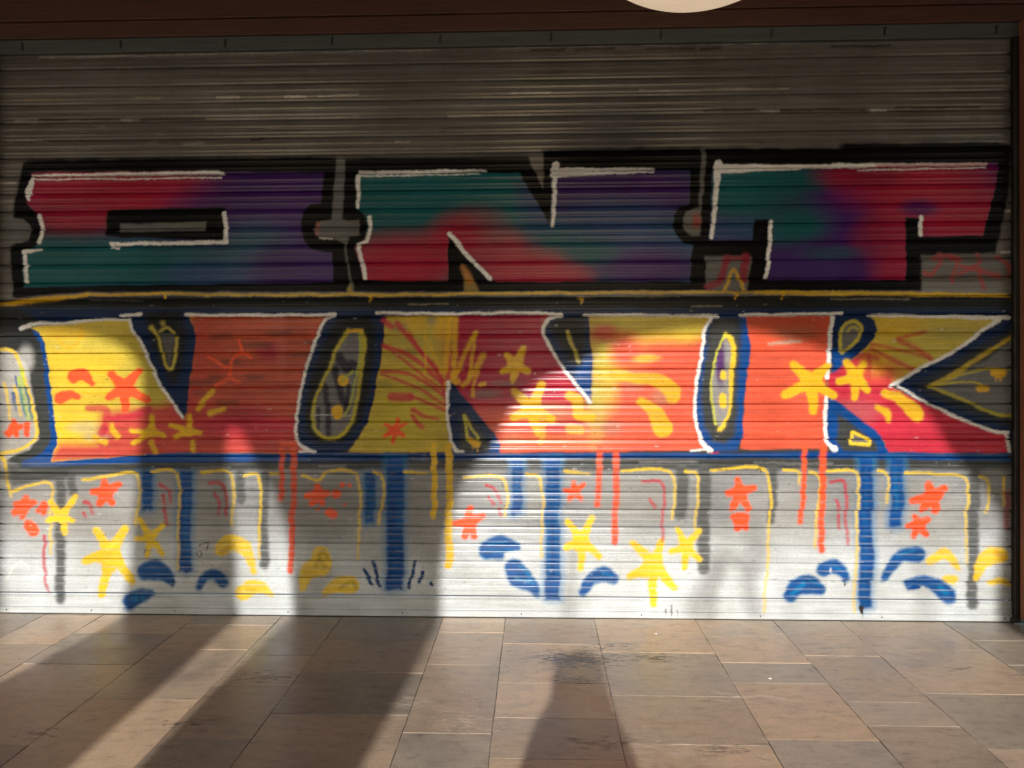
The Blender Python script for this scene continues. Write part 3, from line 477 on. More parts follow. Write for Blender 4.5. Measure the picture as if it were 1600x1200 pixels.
for pts, r, c in (([(345, 858), (358, 848), (378, 853), (390, 872), (396, 893)], [10, 13, 12, 7, 4], YEL), ([(380, 926), (394, 918), (412, 919), (424, 928)], [12, 12, 8, 4], YEL), ([(500, 868), (501, 882), (482, 892), (475, 920)], [14, 17, 12, 5], (.74, .50, .04)), ([(548, 914), (530, 914), (507, 928)], [14, 12, 4], (.74, .50, .04)),
                  ([(1452, 876), (1474, 864), (1488, 876), (1497, 888)], [7, 8, 6, 3], YEL), ([(1478, 905), (1490, 906)], [6, 7], YEL), ([(1562, 868), (1545, 870), (1532, 882), (1525, 902)], [12, 14, 9, 5], YEL), ([(1547, 910), (1566, 907), (1582, 914)], [4, 5, 2], YEL),
                  ([(1000, 590), (1030, 595), (1050, 610), (1052, 620)], [7, 11, 13, 10], GOLD), ([(1003, 628), (1020, 640), (1035, 668)], [7, 10, 15], GOLD), ([(1384, 614), (1400, 620)], [6, 6], GOLD), ([(1403, 620), (1425, 640), (1433, 648)], [7, 12, 10], GOLD), ([(1370, 636), (1384, 645), (1388, 656)], [3.5, 5.5, 3], GOLD), ([(890, 618), (902, 625), (902, 645)], [7, 9, 8], GOLD), ([(905, 648), (922, 652)], 8, GOLD), ([(890, 670), (905, 672)], 8, (.7, .35, .05)), ([(960, 585), (1000, 592)], 7, GOLD), ([(850, 650), (846, 690)], 4, (.72, .35, .04))):
    stroke(pts, r, c, 1.8, .95, vary=.2)
# blue commas
for pts, r in (([(228, 893), (243, 890), (258, 897), (270, 910)], [12, 15, 9, 4]), ([(205, 938), (222, 930), (238, 926)], [11, 10, 4]), ([(313, 917), (322, 902), (338, 898), (350, 910)], [4, 6, 7, 7]), ([(760, 860), (782, 850), (806, 853)], [12, 13, 5]), ([(760, 866), (780, 868)], [6, 6]), ([(803, 888), (812, 902), (835, 918), (840, 928)], [14, 16, 8, 4]),
               ([(912, 926), (925, 905), (942, 898), (958, 905)], [5, 8, 12, 7]), ([(1235, 932), (1245, 918), (1262, 913), (1282, 922)], [8, 12, 14, 7]), ([(1286, 890), (1302, 885), (1318, 897), (1322, 905)], [9, 11, 6, 4]), ([(1430, 867), (1408, 868), (1394, 882), (1382, 902)], [12, 9, 7, 5]), ([(1420, 911), (1445, 908), (1468, 918), (1482, 930)], [5, 6.5, 10, 12])):
    stroke(pts, [q + 1.5 for q in r], CYB, 3, .75, halo=5); stroke(pts, r, (.004, .068, .27), 1.8, .9, vary=.35)
for pts in ([(568, 890), (583, 912)], [(582, 878), (588, 895), (595, 916)], [(648, 878), (640, 917)], [(660, 894), (657, 909)], [(675, 911), (677, 914)]): stroke(pts, 2.8, (.01, .05, .16), 1.2)
stroke([(1420, 920), (1435, 917)], [3, 4], BLUE, 1.5)
for pts, r, c, a_ in (([(492, 885), (503, 862), (510, 872)], 3, (.42, .30, .03), .6), ([(500, 876), (506, 886)], 4, (.42, .32, .04), .5), ([(535, 917), (552, 908), (556, 918)], 2.5, (.42, .30, .03), .6), ([(345, 862), (365, 852)], 3, (.62, .36, .02), .6), ([(388, 922), (400, 922)], 3, (.62, .38, .02), .5),
                     ([(1555, 862), (1568, 872)], 5, (.72, .38, .02), .6), ([(762, 852), (790, 846)], 2, CYB, .7), ([(770, 864), (795, 858)], 1.6, CYB, .6), ([(812, 884), (826, 898), (835, 912)], 2.4, CYB, .7), ([(806, 904), (830, 908)], 2, (.1, .35, .6), .5), ([(940, 893), (955, 900)], 2, CYB, .6), ([(1240, 928), (1256, 912)], 3.5, CYB, .8), ([(1262, 905), (1280, 914)], 2, CYB, .5),
                     ([(1400, 868), (1425, 860)], 2.4, CYB, .6), ([(1470, 918), (1480, 926)], 4, CYB, .7), ([(1300, 884), (1312, 890)], 1.5, CYB, .5), ([(235, 885), (255, 892)], 2, (.01, .10, .30), .7), ([(210, 936), (222, 932)], 5, CYB, .7), ([(1297, 889), (1298, 893)], 1, (.8, .85, .9), .9), ([(168, 856), (185, 845)], 3, (.9, .66, .06), .5)):
    stroke(pts, r, c, 1.8, a_, halo=3)
# crimson flicks
for pts in ([(250, 756), (262, 766), (266, 783)], [(254, 774), (257, 788)], [(257, 795), (262, 818)], [(328, 754), (342, 754), (352, 768), (354, 792)], [(353, 796), (354, 806)], [(335, 770), (342, 784), (343, 804)], [(71, 838), (68, 870), (72, 905), (77, 924)], [(760, 758), (773, 764), (781, 785)], [(781, 795), (783, 804)], [(763, 776), (770, 789)],
            [(1004, 753), (1030, 752), (1036, 762), (1036, 800), (1035, 845)], [(1015, 780), (1022, 793)], [(1297, 753), (1317, 751), (1321, 770), (1322, 810), (1325, 850)], [(1306, 782), (1311, 798)], [(1311, 805), (1312, 826)], [(131, 784), (140, 787), (146, 802)], [(132, 801), (134, 807)]):
    stroke(pts, 2.6, (.50, .03, .06), 1.5, .85, fade=.25)
stroke([(1573, 770), (1574, 825)], 4.5, (.30, .03, .04), 3, .6)
stroke([(140, 638), (165, 641), (166, 664), (160, 676)], [5, 6, 6, 6], CRIM, 2.5, .75); stroke([(165, 655), (200, 652), (232, 640)], [3, 4, 6], CRIM, 2.5, .75)
# orange stars and blots
for c, arms, r in (((22, 668), [(22, 658), (10, 676), (34, 666), (14, 680), (26, 680)], 4), ((35, 792), [(41, 778), (52, 785), (24, 801), (37, 808), (26, 788)], 5.5), ((165, 768), [(163, 753), (186, 757), (145, 768), (155, 786), (174, 785)], 6), ((497, 773), [(495, 760), (510, 771), (480, 775), (486, 787), (503, 786)], 5), ((735, 815), [(735, 794), (756, 806), (711, 817), (726, 838), (741, 838)], 5),
                   ((897, 768), [(896, 755), (911, 758), (883, 766), (889, 781), (907, 780)], 3.8), ((1155, 768), [(1152, 750), (1178, 762), (1137, 770), (1143, 794), (1168, 795)], 5.2), ((1157, 812), [(1148, 808), (1166, 808), (1152, 826), (1165, 824)], 6), ((1455, 778), [(1450, 758), (1474, 764), (1425, 782), (1442, 794), (1463, 797)], 6.5), ((1437, 818), [(1431, 808), (1450, 811), (1420, 822), (1428, 838), (1448, 836)], 5),
                   ((197, 606), [(176, 585), (217, 580), (172, 620), (230, 624), (196, 640)], 6.2), ((616, 672), [(601, 662), (632, 662), (600, 681), (630, 681), (616, 690), (621, 656)], 3)):
    star(c, arms, r, HOT if c[0] != 35 else (.82, .11, .035), 1.3)
for pts, r in (([(43, 664), (42, 678)], [5, 4]), ([(62, 797), (68, 788), (70, 800)], 5), ([(48, 822), (53, 829)], 9), ([(525, 772)], 7), ([(515, 800), (522, 803)], 6), ([(535, 757)], 3.6), ([(547, 757)], 3.2), ([(497, 796)], 2.5), ([(538, 788)], 2.2), ([(117, 588), (130, 585), (146, 600)], [10, 9, 4]), ([(95, 623), (112, 616), (123, 620)], [9, 7, 5]),
               ([(374, 529), (377, 545)], [1.5, 3]), ([(326, 557), (358, 574), (363, 560), (375, 552), (386, 554), (391, 560)], 2.4), ([(361, 573), (361, 590), (374, 597)], [2, 2.5, 3.5]), ([(361, 590), (339, 602)], [2, 3.4])):
    stroke(pts, r, HOT, 1.3)
# drips and small marker tags
for x, y0, y1 in ((272, 905, 918), (1345, 948, 957), (1321, 905, 914), (1109, 706, 716), (218, 930, 941)): stroke([(x, y0), (x, y1)], .9, (.01, .02, .05), .8)
for pts in ([(310, 852), (324, 848), (322, 858)], [(306, 864), (311, 859), (315, 865), (310, 869), (306, 864)], [(1182, 736), (1188, 732), (1190, 738)], [(228, 858), (224, 864)], [(1049, 943), (1049, 957)], [(1040, 950), (1040, 955)], [(1059, 953), (1059, 959)], [(787, 790), (788, 792)], [(784, 754), (786, 760)], [(1122, 733), (1128, 734)], [(1134, 734), (1138, 735)]):
    stroke(pts, .8, (.02, .02, .02), .8, .85)
stroke([(10, 905), (20, 888), (32, 878), (42, 880)], 1.2, (.8, .8, .78), 1, .8)
stroke([(1344, 950), (1345, 956)], 2.5, (.02, .02, .02), 1)
for k in range(900):
    x = random.uniform(-10, 1590); y = random.uniform(470, 925); stroke([(x, y), (x + random.uniform(0, 5), y)], random.uniform(.3, .8), random.choice([(.7, .7, .68), (.05, .05, .05), (.05, .05, .05), (.25, .2, .15)]), .8, random.uniform(.2, .6))
# worn, dirty ends
for xx, s in ((-4, 1), (1588, -1)):
    g = np.clip(1 - (GXW - xx) * s / (16 + 14 * MOTT), 0, 1) ** 1.3 * .8; put(sl_all, g, (.03, .026, .022), .3)

def sample(px, py):
    x = np.clip(px - W0, 0, CW - 1.01); y = np.clip(py - H0, 0, CH - 1.01)
    xi = x.astype(int); yi = y.astype(int); fx = (x - xi)[..., None]; fy = (y - yi)[..., None]
    A4 = np.concatenate([CANV, COV[..., None]], -1)
    return (A4[yi, xi] * (1 - fx) + A4[yi, xi + 1] * fx) * (1 - fy) + (A4[yi + 1, xi] * (1 - fx) + A4[yi + 1, xi + 1] * fx) * fy

# ================================================================ shutter
XL = on_wall(-4, 600)[0]; XR = on_wall(1582, 600)[0]
m, n, l, p = material('sprayed_shutter_metal')
at = n.new('ShaderNodeAttribute'); at.attribute_name = 'paint'
v1 = mapping(n, l, (2.5, 1, 160)); st = noise(n, l, v1, 1.0, 5, .65)
v2 = mapping(n, l, (1, 1, 1)); sp = noise(n, l, v2, 140, 3, .6); dirt = noise(n, l, v2, 2.2, 6, .6)
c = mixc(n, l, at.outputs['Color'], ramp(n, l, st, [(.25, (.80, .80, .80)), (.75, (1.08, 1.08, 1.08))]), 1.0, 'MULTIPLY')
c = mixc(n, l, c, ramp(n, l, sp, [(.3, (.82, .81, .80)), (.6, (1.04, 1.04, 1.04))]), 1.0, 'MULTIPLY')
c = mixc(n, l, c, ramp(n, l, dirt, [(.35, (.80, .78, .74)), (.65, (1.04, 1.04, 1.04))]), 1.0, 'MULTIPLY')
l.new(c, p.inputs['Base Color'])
l.new(ramp(n, l, st, [(.2, (.27,) * 3), (.8, (.17,) * 3)]), p.inputs['Roughness'])
met = math_(n, l, 'MULTIPLY', math_(n, l, 'SUBTRACT', 1.0, at.outputs['Alpha']), .12); l.new(met, p.inputs['Metallic']); hs = n.new('ShaderNodeSeparateColor'); hs.mode = 'HSV'; l.new(at.outputs['Color'], hs.inputs[0]); l.new(ramp(n, l, hs.outputs[2], [(.01, (.05,) * 3), (.05, (.11,) * 3), (.20, (.17,) * 3)]), p.inputs['Specular IOR Level'])
hb = math_(n, l, 'ADD', math_(n, l, 'MULTIPLY', st, 1.0), math_(n, l, 'MULTIPLY', sp, .35))
bump(n, l, hb, .22, .0014, p)
M_SHUT = m
shutter = thing('roller_shutter', 'wide corrugated metal roller shutter covered in colourful spray-painted graffiti, closed down to the paving', 'roller shutter')

joints = [.134 + .11346 * k for k in range(16)]; joints += [joints[15] + .1178 * k for k in range(1, 17)]
def make_curtain():
    T = [0.0, .022, .030, .05, .09, .14, .19, .24, .29, .34, .38, .405, .42, .435, .45, .465, .48, .495, .51, .54, .59, .64, .69, .74, .78, .81, .84, .87, .91, .95, .970, .978]
    zs, ys, sid, tl = [], [], [], []
    for k in range(len(joints) - 1):
        z0, z1 = joints[k], joints[k + 1]; P = z1 - z0
        off = random.uniform(-.0012, .0012); tilt = random.uniform(-.0015, .0015); am = random.uniform(.85, 1.15)
        for t in T[::-1]:                                            # t runs down the slat from its top joint
            z = z1 - t * P
            if t < .025 or t > .975: d = -.018
            else:
                ed = min(1, (t - .03) / .07) * min(1, (.972 - t) / .13)
                d = (.0013 if k < 15 else .0009) * am * sin(2 * pi * (t - .17) / .345 - pi * .12) + (.0017 if k < 15 else .0008) * math.exp(-((t - .455) / .030) ** 2) + .0008 * math.exp(-((t - .825) / .026) ** 2) + .0042 * (max(0, ed) ** .7) + off + tilt * (t - .5) * 2
            zs.append(z); ys.append(-d); sid.append(k); tl.append(t)
    zs = np.array(zs); ys = np.array(ys); sid = np.array(sid)
    NC = 1420; xs = np.linspace(XL, XR, NC); NR = len(zs)
    X = np.broadcast_to(xs, (NR, NC)); Z = np.repeat(zs[:, None], NC, 1)
    wav = vnoise(40, NC, 1.1, 260, 21)[sid % 40] - .5
    sag = vnoise(40, NC, 1.4, 90, 22)[sid % 40] - .5
    Y = ys[:, None] - wav * .006 - sag * .0012
    Z = Z + (vnoise(40, NC, 1.2, 300, 23)[sid % 40] - .5) * .0035
    co = np.stack([X, Y, Z], -1).reshape(-1, 3).astype(np.float32)
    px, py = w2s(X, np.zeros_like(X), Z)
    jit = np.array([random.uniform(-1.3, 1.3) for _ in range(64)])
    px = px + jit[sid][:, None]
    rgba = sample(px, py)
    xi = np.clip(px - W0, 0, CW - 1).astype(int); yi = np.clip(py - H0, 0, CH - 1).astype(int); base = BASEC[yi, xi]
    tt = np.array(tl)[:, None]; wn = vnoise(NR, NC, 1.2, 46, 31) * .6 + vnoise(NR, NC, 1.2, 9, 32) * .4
    ridge_glint = np.exp(-((tt - .45) / .045) ** 2) * .42 + np.exp(-((tt - .86) / .05) ** 2) * .30 + np.exp(-((tt - .10) / .04) ** 2) * .2  # pale highlight bands along the slat ridges, painted in from the base coat
    lower_ = np.where(Z < 1.06, 1.0, np.where(Z < 1.85, .22, .06)); mk = np.clip(ridge_glint * lower_ * np.clip((wn - .22) * 2.2, 0, 1.2), 0, .8)[..., None]
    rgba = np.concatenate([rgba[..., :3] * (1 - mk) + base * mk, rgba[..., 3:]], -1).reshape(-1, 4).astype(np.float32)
    i = np.arange(NR - 1)[:, None] * NC + np.arange(NC - 1)[None, :]
    f = np.stack([i, i + 1, i + 1 + NC, i + NC], -1).reshape(-1).astype(np.int32); nf = len(f) // 4
    me = bpy.data.meshes.new('curtain'); me.vertices.add(len(co)); me.vertices.foreach_set('co', co.ravel())
    me.loops.add(len(f)); me.loops.foreach_set('vertex_index', f)
    me.polygons.add(nf); me.polygons.foreach_set('loop_start', np.arange(0, nf * 4, 4, dtype=np.int32)); me.polygons.foreach_set('loop_total', np.full(nf, 4, np.int32))
    me.polygons.foreach_set('use_smooth', np.ones(nf, bool)); me.update()
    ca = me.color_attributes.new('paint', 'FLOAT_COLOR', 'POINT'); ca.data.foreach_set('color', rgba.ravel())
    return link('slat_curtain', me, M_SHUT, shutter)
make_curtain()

# bottom rail: tall plain board with a lip, same paint sheet
def strip_mesh(name, prof, mat, parent, NC=900):
    """profile of (y, z) from bottom to top, swept along the shutter and coloured from the paint sheet"""
    xs = np.linspace(XL, XR, NC); pr = np.array(prof); NR = len(pr)
    X = np.broadcast_to(xs, (NR, NC)); Z = np.repeat(pr[:, 1][:, None], NC, 1); Y = np.repeat(pr[:, 0][:, None], NC, 1)
    co = np.stack([X, Y, Z], -1).reshape(-1, 3).astype(np.float32); px, py = w2s(X, np.zeros_like(X), Z); rgba = sample(px, py).reshape(-1, 4).astype(np.float32)
    i = np.arange(NR - 1)[:, None] * NC + np.arange(NC - 1)[None, :]
    f = np.stack([i, i + 1, i + 1 + NC, i + NC], -1).reshape(-1, 4)
    me = bpy.data.meshes.new(name); me.from_pydata(co.tolist(), [], f.tolist()); me.update()
    ca = me.color_attributes.new('paint', 'FLOAT_COLOR', 'POINT'); ca.data.foreach_set('color', rgba.ravel())
    return link(name, me, mat, parent)
pr = [(.030, .004), (-.018, .004), (-.021, .008), (-.021, .040), (-.018, .044), (-.006, .046), (-.005, .050)]
pr += [(-.005 - .003 * sin(pi * t), .050 + t * .060) for t in np.linspace(.05, 1, 22)] + [(-.010, .114), (-.010, .119), (-.003, .122), (-.002, .133)]
rail = strip_mesh('bottom_rail', pr, M_SHUT, shutter)
box('rubber_seal', XL, XR, -.016, .022, .0006, .0042, M_GUIDE, rail)
def disc(name, x, y, z, r, t, mat, parent, seg=14):
    bm = bmesh.new(); bmesh.ops.create_cone(bm, cap_ends=True, segments=seg, radius1=r, radius2=r * .8, depth=t)
    bmesh.ops.rotate(bm, verts=bm.verts, cent=(0, 0, 0), matrix=__import__('mathutils').Matrix.Rotation(R(90), 3, 'X'))
    bmesh.ops.translate(bm, verts=bm.verts, vec=(x, y, z)); return finish(bm, name, mat, parent)
for px_ in (13, 145, 275, 451, 629, 814, 1001, 1186, 1375, 1566, 1577):
    disc('screw', on_wall(px_, 600)[0], -.0225, .026, .0048, .004, M_SCREW, rail)
bm = bmesh.new(); kx = on_wall(1345, 600)[0]
bmesh.ops.create_cone(bm, cap_ends=True, segments=18, radius1=.011, radius2=.011, depth=.006)
bmesh.ops.rotate(bm, verts=bm.verts, cent=(0, 0, 0), matrix=__import__('mathutils').Matrix.Rotation(R(90), 3, 'X'))
bmesh.ops.translate(bm, verts=bm.verts, vec=(kx, -.0125, .082)); bx(bm, kx - .005, kx + .005, -.015, -.0085, .048, .078)
finish(bm, 'keyhole', M_SCREW, rail)
# end clips at the joints, worn wedges
for k in range(1, 31):
    for sx, X0 in ((1, XL), (-1, XR)):
        z = joints[k]; L = random.uniform(.028, .05)
        bm = bmesh.new(); x1 = X0 + sx * L
        vs = [bm.verts.new(q) for q in ((X0, -.009, z + .003), (x1, -.0085, z + .003), (x1 - sx * .01, -.009, z + .008), (X0, -.009, z + .017))]
        bm.faces.new(vs); r = bmesh.ops.extrude_face_region(bm, geom=bm.faces[:]); bmesh.ops.translate(bm, verts=[g for g in r['geom'] if isinstance(g, bmesh.types.BMVert)], vec=(0, -.003, 0))
        bmesh.ops.recalc_face_normals(bm, faces=bm.faces[:])
        finish(bm, 'end_clip', M_GUIDE, shutter)
# guide channels
box('guide_channel', XR - .012, XR + .022, -.045, .03, .012, 3.70, M_GUIDE, shutter, .003)
box('guide_channel', XL - .06, XL + .004, -.045, .03, .0, 3.70, M_GUIDE, shutter, .003)
box('end_stop', XR - .03, XR + .02, -.05, -.022, .004, .035, M_GUIDE, shutter, .003)
# lintel strip and its straps
lin = box('lintel_strip', XL - .05, XR + .022, -.034, .03, 3.700, 3.802, M_LINTEL, shutter, .004)
for px_, py_ in ((40, 71), (193, 68), (355, 66), (521, 63), (689, 58), (861, 54), (1031, 52), (1203, 48), (1378, 46), (1552, 42)):
    X_ = on_wall(px_, 60)[0]; bm = bmesh.new(); bx(bm, X_ - .006, X_ + .006, -.040, -.0345, 3.722, 3.770, .001); bx(bm, X_ - .002, X_ + .010, -.042, -.0405, 3.760, 3.775, .0005)
    finish(bm, 'strap', M_GUIDE, lin)

# ---------------------------------------------------------------- timber frame
XP = on_wall(1587.5, 600)[0]
fb = thing('timber_beam', 'dark reddish-brown timber beam running along the top above the grey shutter', 'beam', (0, 0, 3.79))
box('lower_board', XL - 1.2, XP + 1.2, -.060, .02, 3.788, 3.893, M_TIMBER, fb, .004, (0, 0, 3.79))
box('upper_board', XL - 1.2, XP + 1.2, -.075, .02, 3.896, 4.25, M_TIMBER, fb, .004, (0, 0, 3.79))
def post(x0, x1, label, chips):
    t = thing('timber_post', label, 'post', ((x0 + x1) / 2, 0, .02), 'timber posts framing the shutter'); o = ((x0 + x1) / 2, 0, .02)
    box('upright', x0, x1, -.17, .04, .028, 3.785, M_POST, t, .005, o)
    s = 1 if chips else -1; xe = x0 if chips else x1
    box('cover_bead', min(xe, xe - s * .012), max(xe, xe - s * .012), -.115, -.06, .032, 3.78, M_POST, t, .003, o)
    bm = bmesh.new(); N_ = 34; ya = [-.168 + .166 * k / N_ for k in range(N_ + 1)]
    hs = [random.uniform(.003, .009) + (.02 * random.random() ** 3) for _ in ya]; xa, xb = sorted((xe - s * .0015 - o[0], xe + s * .001 - o[0]))
    lo = [[bm.verts.new((x_, y_, .029 - o[2])) for y_ in ya] for x_ in (xa, xb)]; hi = [[bm.verts.new((x_, y_, .029 + h_ - o[2])) for y_, h_ in zip(ya, hs)] for x_ in (xa, xb)]
    for k in range(N_):
        bm.faces.new((lo[0][k], lo[0][k + 1], hi[0][k + 1], hi[0][k])); bm.faces.new((lo[1][k + 1], lo[1][k], hi[1][k], hi[1][k + 1])); bm.faces.new((hi[0][k], hi[0][k + 1], hi[1][k + 1], hi[1][k])); bm.faces.new((lo[0][k + 1], lo[0][k], lo[1][k], lo[1][k + 1]))
    bm.faces.new((lo[0][0], hi[0][0], hi[1][0], lo[1][0])); bm.faces.new((lo[0][-1], lo[1][-1], hi[1][-1], hi[0][-1]))
    finish(bm, 'chipped_edge', M_CHIP, t)
post(XP, XP + .28, 'brown timber post at the right edge of the graffiti shutter', True)
post(XL - .36, XL - .065, 'brown timber post beyond the left end of the graffiti shutter', False)
# walls either side and over, ceiling
def tagged(o, label, cat):
    o['label'] = label; o['category'] = cat; return o
tagged(box('wall', XP + .281, 14, -.05, .4, 0, 5.2, M_PLASTER), 'plain plastered wall beyond the right timber post', 'wall')
tagged(box('wall', -14, XL - .361, -.05, .4, 0, 5.2, M_PLASTER), 'plain plastered wall beyond the left timber post', 'wall')
tagged(box('wall', XL - .36, XP + .28, .045, .4, 4.255, 5.2, M_PLASTER), 'plastered wall strip above the dark timber beam', 'wall')
cl = box('ceiling', -14, 14, -7.55, .4, 5.21, 5.45, M_CEIL); cl['kind'] = 'structure'

# ---------------------------------------------------------------- unseen wall added behind the viewer: openings cut to shape the sunlight
DC = 7.6
def back_wall(px, py):
    X, Z = on_wall(px, py); return X - DC * tan(SUN_AZ), Z + DC * tan(SUN_EL) / cos(SUN_AZ)
def back_floor(px, py):
    X, Y = on_floor(px, py); d = DC + Y; return X - d * tan(SUN_AZ), d * tan(SUN_EL) / cos(SUN_AZ)
def to_ground(a, b):                   # carry the edge a->b on down to the ground
    t = (0 - a[1]) / (b[1] - a[1]); return (a[0] + (b[0] - a[0]) * t, 0.0)
def side(pts_floor, pts_wall):         # from the ground up
    f = [back_floor(*q) for q in pts_floor]; w_ = [back_wall(*q) for q in pts_wall]
    g0 = to_ground(f[1] if len(f) > 1 else w_[0], f[0]) if f else (w_[0][0], 0.0)
    return [g0] + f + w_
o1R = side([(0, 1068), (120, 1006)], [(196, 955), (208, 900), (211, 845), (216, 787), (221, 704), (226, 640), (226, 605), (218, 572), (200, 548), (172, 533), (128, 522), (70, 517), (0, 520), (-60, 530)])
gl = side([(103, 1200), (240, 1080)], [(372, 955), (370, 900), (366, 800), (358, 740), (353, 700), (356, 678), (364, 666)])
gr = side([(214, 1200), (325, 1085)], [(459, 955), (456, 870), (444, 812), (425, 768), (403, 733), (390, 700), (378, 676)])
o3L = side([(565, 1200), (630, 1080)], [(690, 962), (689, 900), (692, 860), (703, 811), (715, 775), (729, 745), (744, 726), (770, 700), (796, 645), (828, 606), (870, 584), (905, 566), (950, 544), (1003, 526), (1080, 515), (1150, 513), (1200, 521), (1245, 534), (1290, 548), (1338, 566), (1375, 583), (1403, 600), (1430, 620), (1450, 648), (1467, 675), (1480, 700), (1503, 728), (1535, 762), (1562, 805), (1567, 850), (1562, 930), (1560, 962)])
xr = o3L[-1][0]
outline = [(-13.5, 0), (-13.5, 6.3), (13.5, 6.3), (13.5, 0), (8.5, 0), (8.4, 3.3), (7.9, 4.1), (7.1, 4.55), (6.3, 4.5), (5.6, 4.1), (5.25, 3.5), (5.2, 0)]
outline += [(xr, 0)] + o3L[::-1]
outline += gr + gl[::-1] + o1R
x1 = o1R[-1][0]
outline += [(x1 - .7, 4.1), (x1 - 1.2, 3.4), (x1 - 1.35, 2.5), (x1 - 1.4, 0), (x1 - 2.2, 0), (x1 - 2.3, 3.2), (x1 - 2.8, 4.1), (x1 - 3.6, 4.6), (x1 - 4.6, 4.4), (x1 - 5.2, 3.4), (x1 - 5.3, 0)]
outline = [q for i, q in enumerate(outline) if i == 0 or (abs(q[0] - outline[i - 1][0]) + abs(q[1] - outline[i - 1][1]) > 1e-4)]
from mathutils.geometry import tessellate_polygon
tri = tessellate_polygon([[Vector((x, z, 0)) for x, z in outline]])
bm = bmesh.new(); va = [bm.verts.new((x, -DC, z)) for x, z in outline]; vb = [bm.verts.new((x, -DC + .28, z)) for x, z in outline]
for t_ in tri:
    bm.faces.new([va[i] for i in t_]); bm.faces.new([vb[i] for i in reversed(t_)])
for i in range(len(va)):
    j = (i + 1) % len(va); bm.faces.new((va[i], va[j], vb[j], vb[i]))
bmesh.ops.recalc_face_normals(bm, faces=bm.faces[:])
tagged(finish(bm, 'shadow_caster_wall', M_PLASTER), 'unseen plastered wall added behind the viewer, its openings shaped to cast the shadows on shutter and floor', 'wall')

# ---------------------------------------------------------------- ground and paving
def ground_mat(name, c1, c2, rough):
    m, n, l, p = material(name); v = mapping(n, l, (1, 1, 1)); f = noise(n, l, v, 3, 8, .65)
    l.new(ramp(n, l, f, [(.3, c1), (.7, c2)]), p.inputs['Base Color']); p.inputs['Roughness'].default_value = rough
    bump(n, l, f, .4, .004, p); return m
bm = bmesh.new(); bx(bm, -300, 300, -400, 60, -.3, -.02); g0 = finish(bm, 'ground', ground_mat('pale_street', (.33, .33, .33), (.44, .44, .43), .9)); g0['kind'] = 'structure'
bm = bmesh.new(); bx(bm, -13.4, 13.4, -7.3, .03, -.02, -.006); g1 = finish(bm, 'mortar_bed', ground_mat('mortar', (.10, .08, .06), (.20, .165, .13), .95)); g1['kind'] = 'structure'

m, n, l, p = material('sandstone_paving')
at = n.new('ShaderNodeAttribute'); at.attribute_name = 'tone'
v = mapping(n, l, (1, 1, 1)); vst = mapping(n, l, (1.2, 3.2, 1))
n1 = noise(n, l, v, 1.6, 8, .62); n2 = noise(n, l, vst, 6, 8, .7); n3 = noise(n, l, v, 90, 4, .6); n4 = noise(n, l, v, 15, 9, .72)
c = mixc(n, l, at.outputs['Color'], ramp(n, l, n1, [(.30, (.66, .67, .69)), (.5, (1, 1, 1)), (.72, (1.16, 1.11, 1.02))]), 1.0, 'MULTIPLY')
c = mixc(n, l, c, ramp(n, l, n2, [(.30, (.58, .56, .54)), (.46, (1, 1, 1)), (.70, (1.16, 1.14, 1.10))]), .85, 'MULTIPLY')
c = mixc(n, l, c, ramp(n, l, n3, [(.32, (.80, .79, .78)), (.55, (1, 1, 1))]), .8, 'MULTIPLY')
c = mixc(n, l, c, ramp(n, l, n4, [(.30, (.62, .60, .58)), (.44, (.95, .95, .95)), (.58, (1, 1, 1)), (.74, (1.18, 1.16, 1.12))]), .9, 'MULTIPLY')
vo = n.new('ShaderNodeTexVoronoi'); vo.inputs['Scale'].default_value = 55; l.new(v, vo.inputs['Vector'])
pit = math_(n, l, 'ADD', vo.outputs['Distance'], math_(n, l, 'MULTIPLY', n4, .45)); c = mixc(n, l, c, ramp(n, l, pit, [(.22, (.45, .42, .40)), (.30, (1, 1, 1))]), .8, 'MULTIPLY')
# stains with their own shapes, fixed to the paving
tc = n.new('ShaderNodeTexCoord')
def stain(px_, py_, rx, ry, lo, hi, dark, sc=14):
    global c
    X_, Y_ = on_floor(px_, py_)
    mp = n.new('ShaderNodeMapping'); mp.vector_type = 'POINT'; mp.inputs['Location'].default_value = (-X_ / rx, -Y_ / ry, 0); mp.inputs['Scale'].default_value = (1 / rx, 1 / ry, 0)
    l.new(tc.outputs['Object'], mp.inputs[0]); ln = n.new('ShaderNodeVectorMath'); ln.operation = 'LENGTH'; l.new(mp.outputs[0], ln.inputs[0])
    nn = noise(n, l, vst, sc, 8, .7)
    q = math_(n, l, 'SUBTRACT', math_(n, l, 'MULTIPLY', nn, 5.0), ln.outputs['Value'])
    fac = ramp(n, l, math_(n, l, 'MULTIPLY', q, .25), [(lo, (0, 0, 0)), (hi, (1, 1, 1))]); c = mixc(n, l, c, dark, fac)
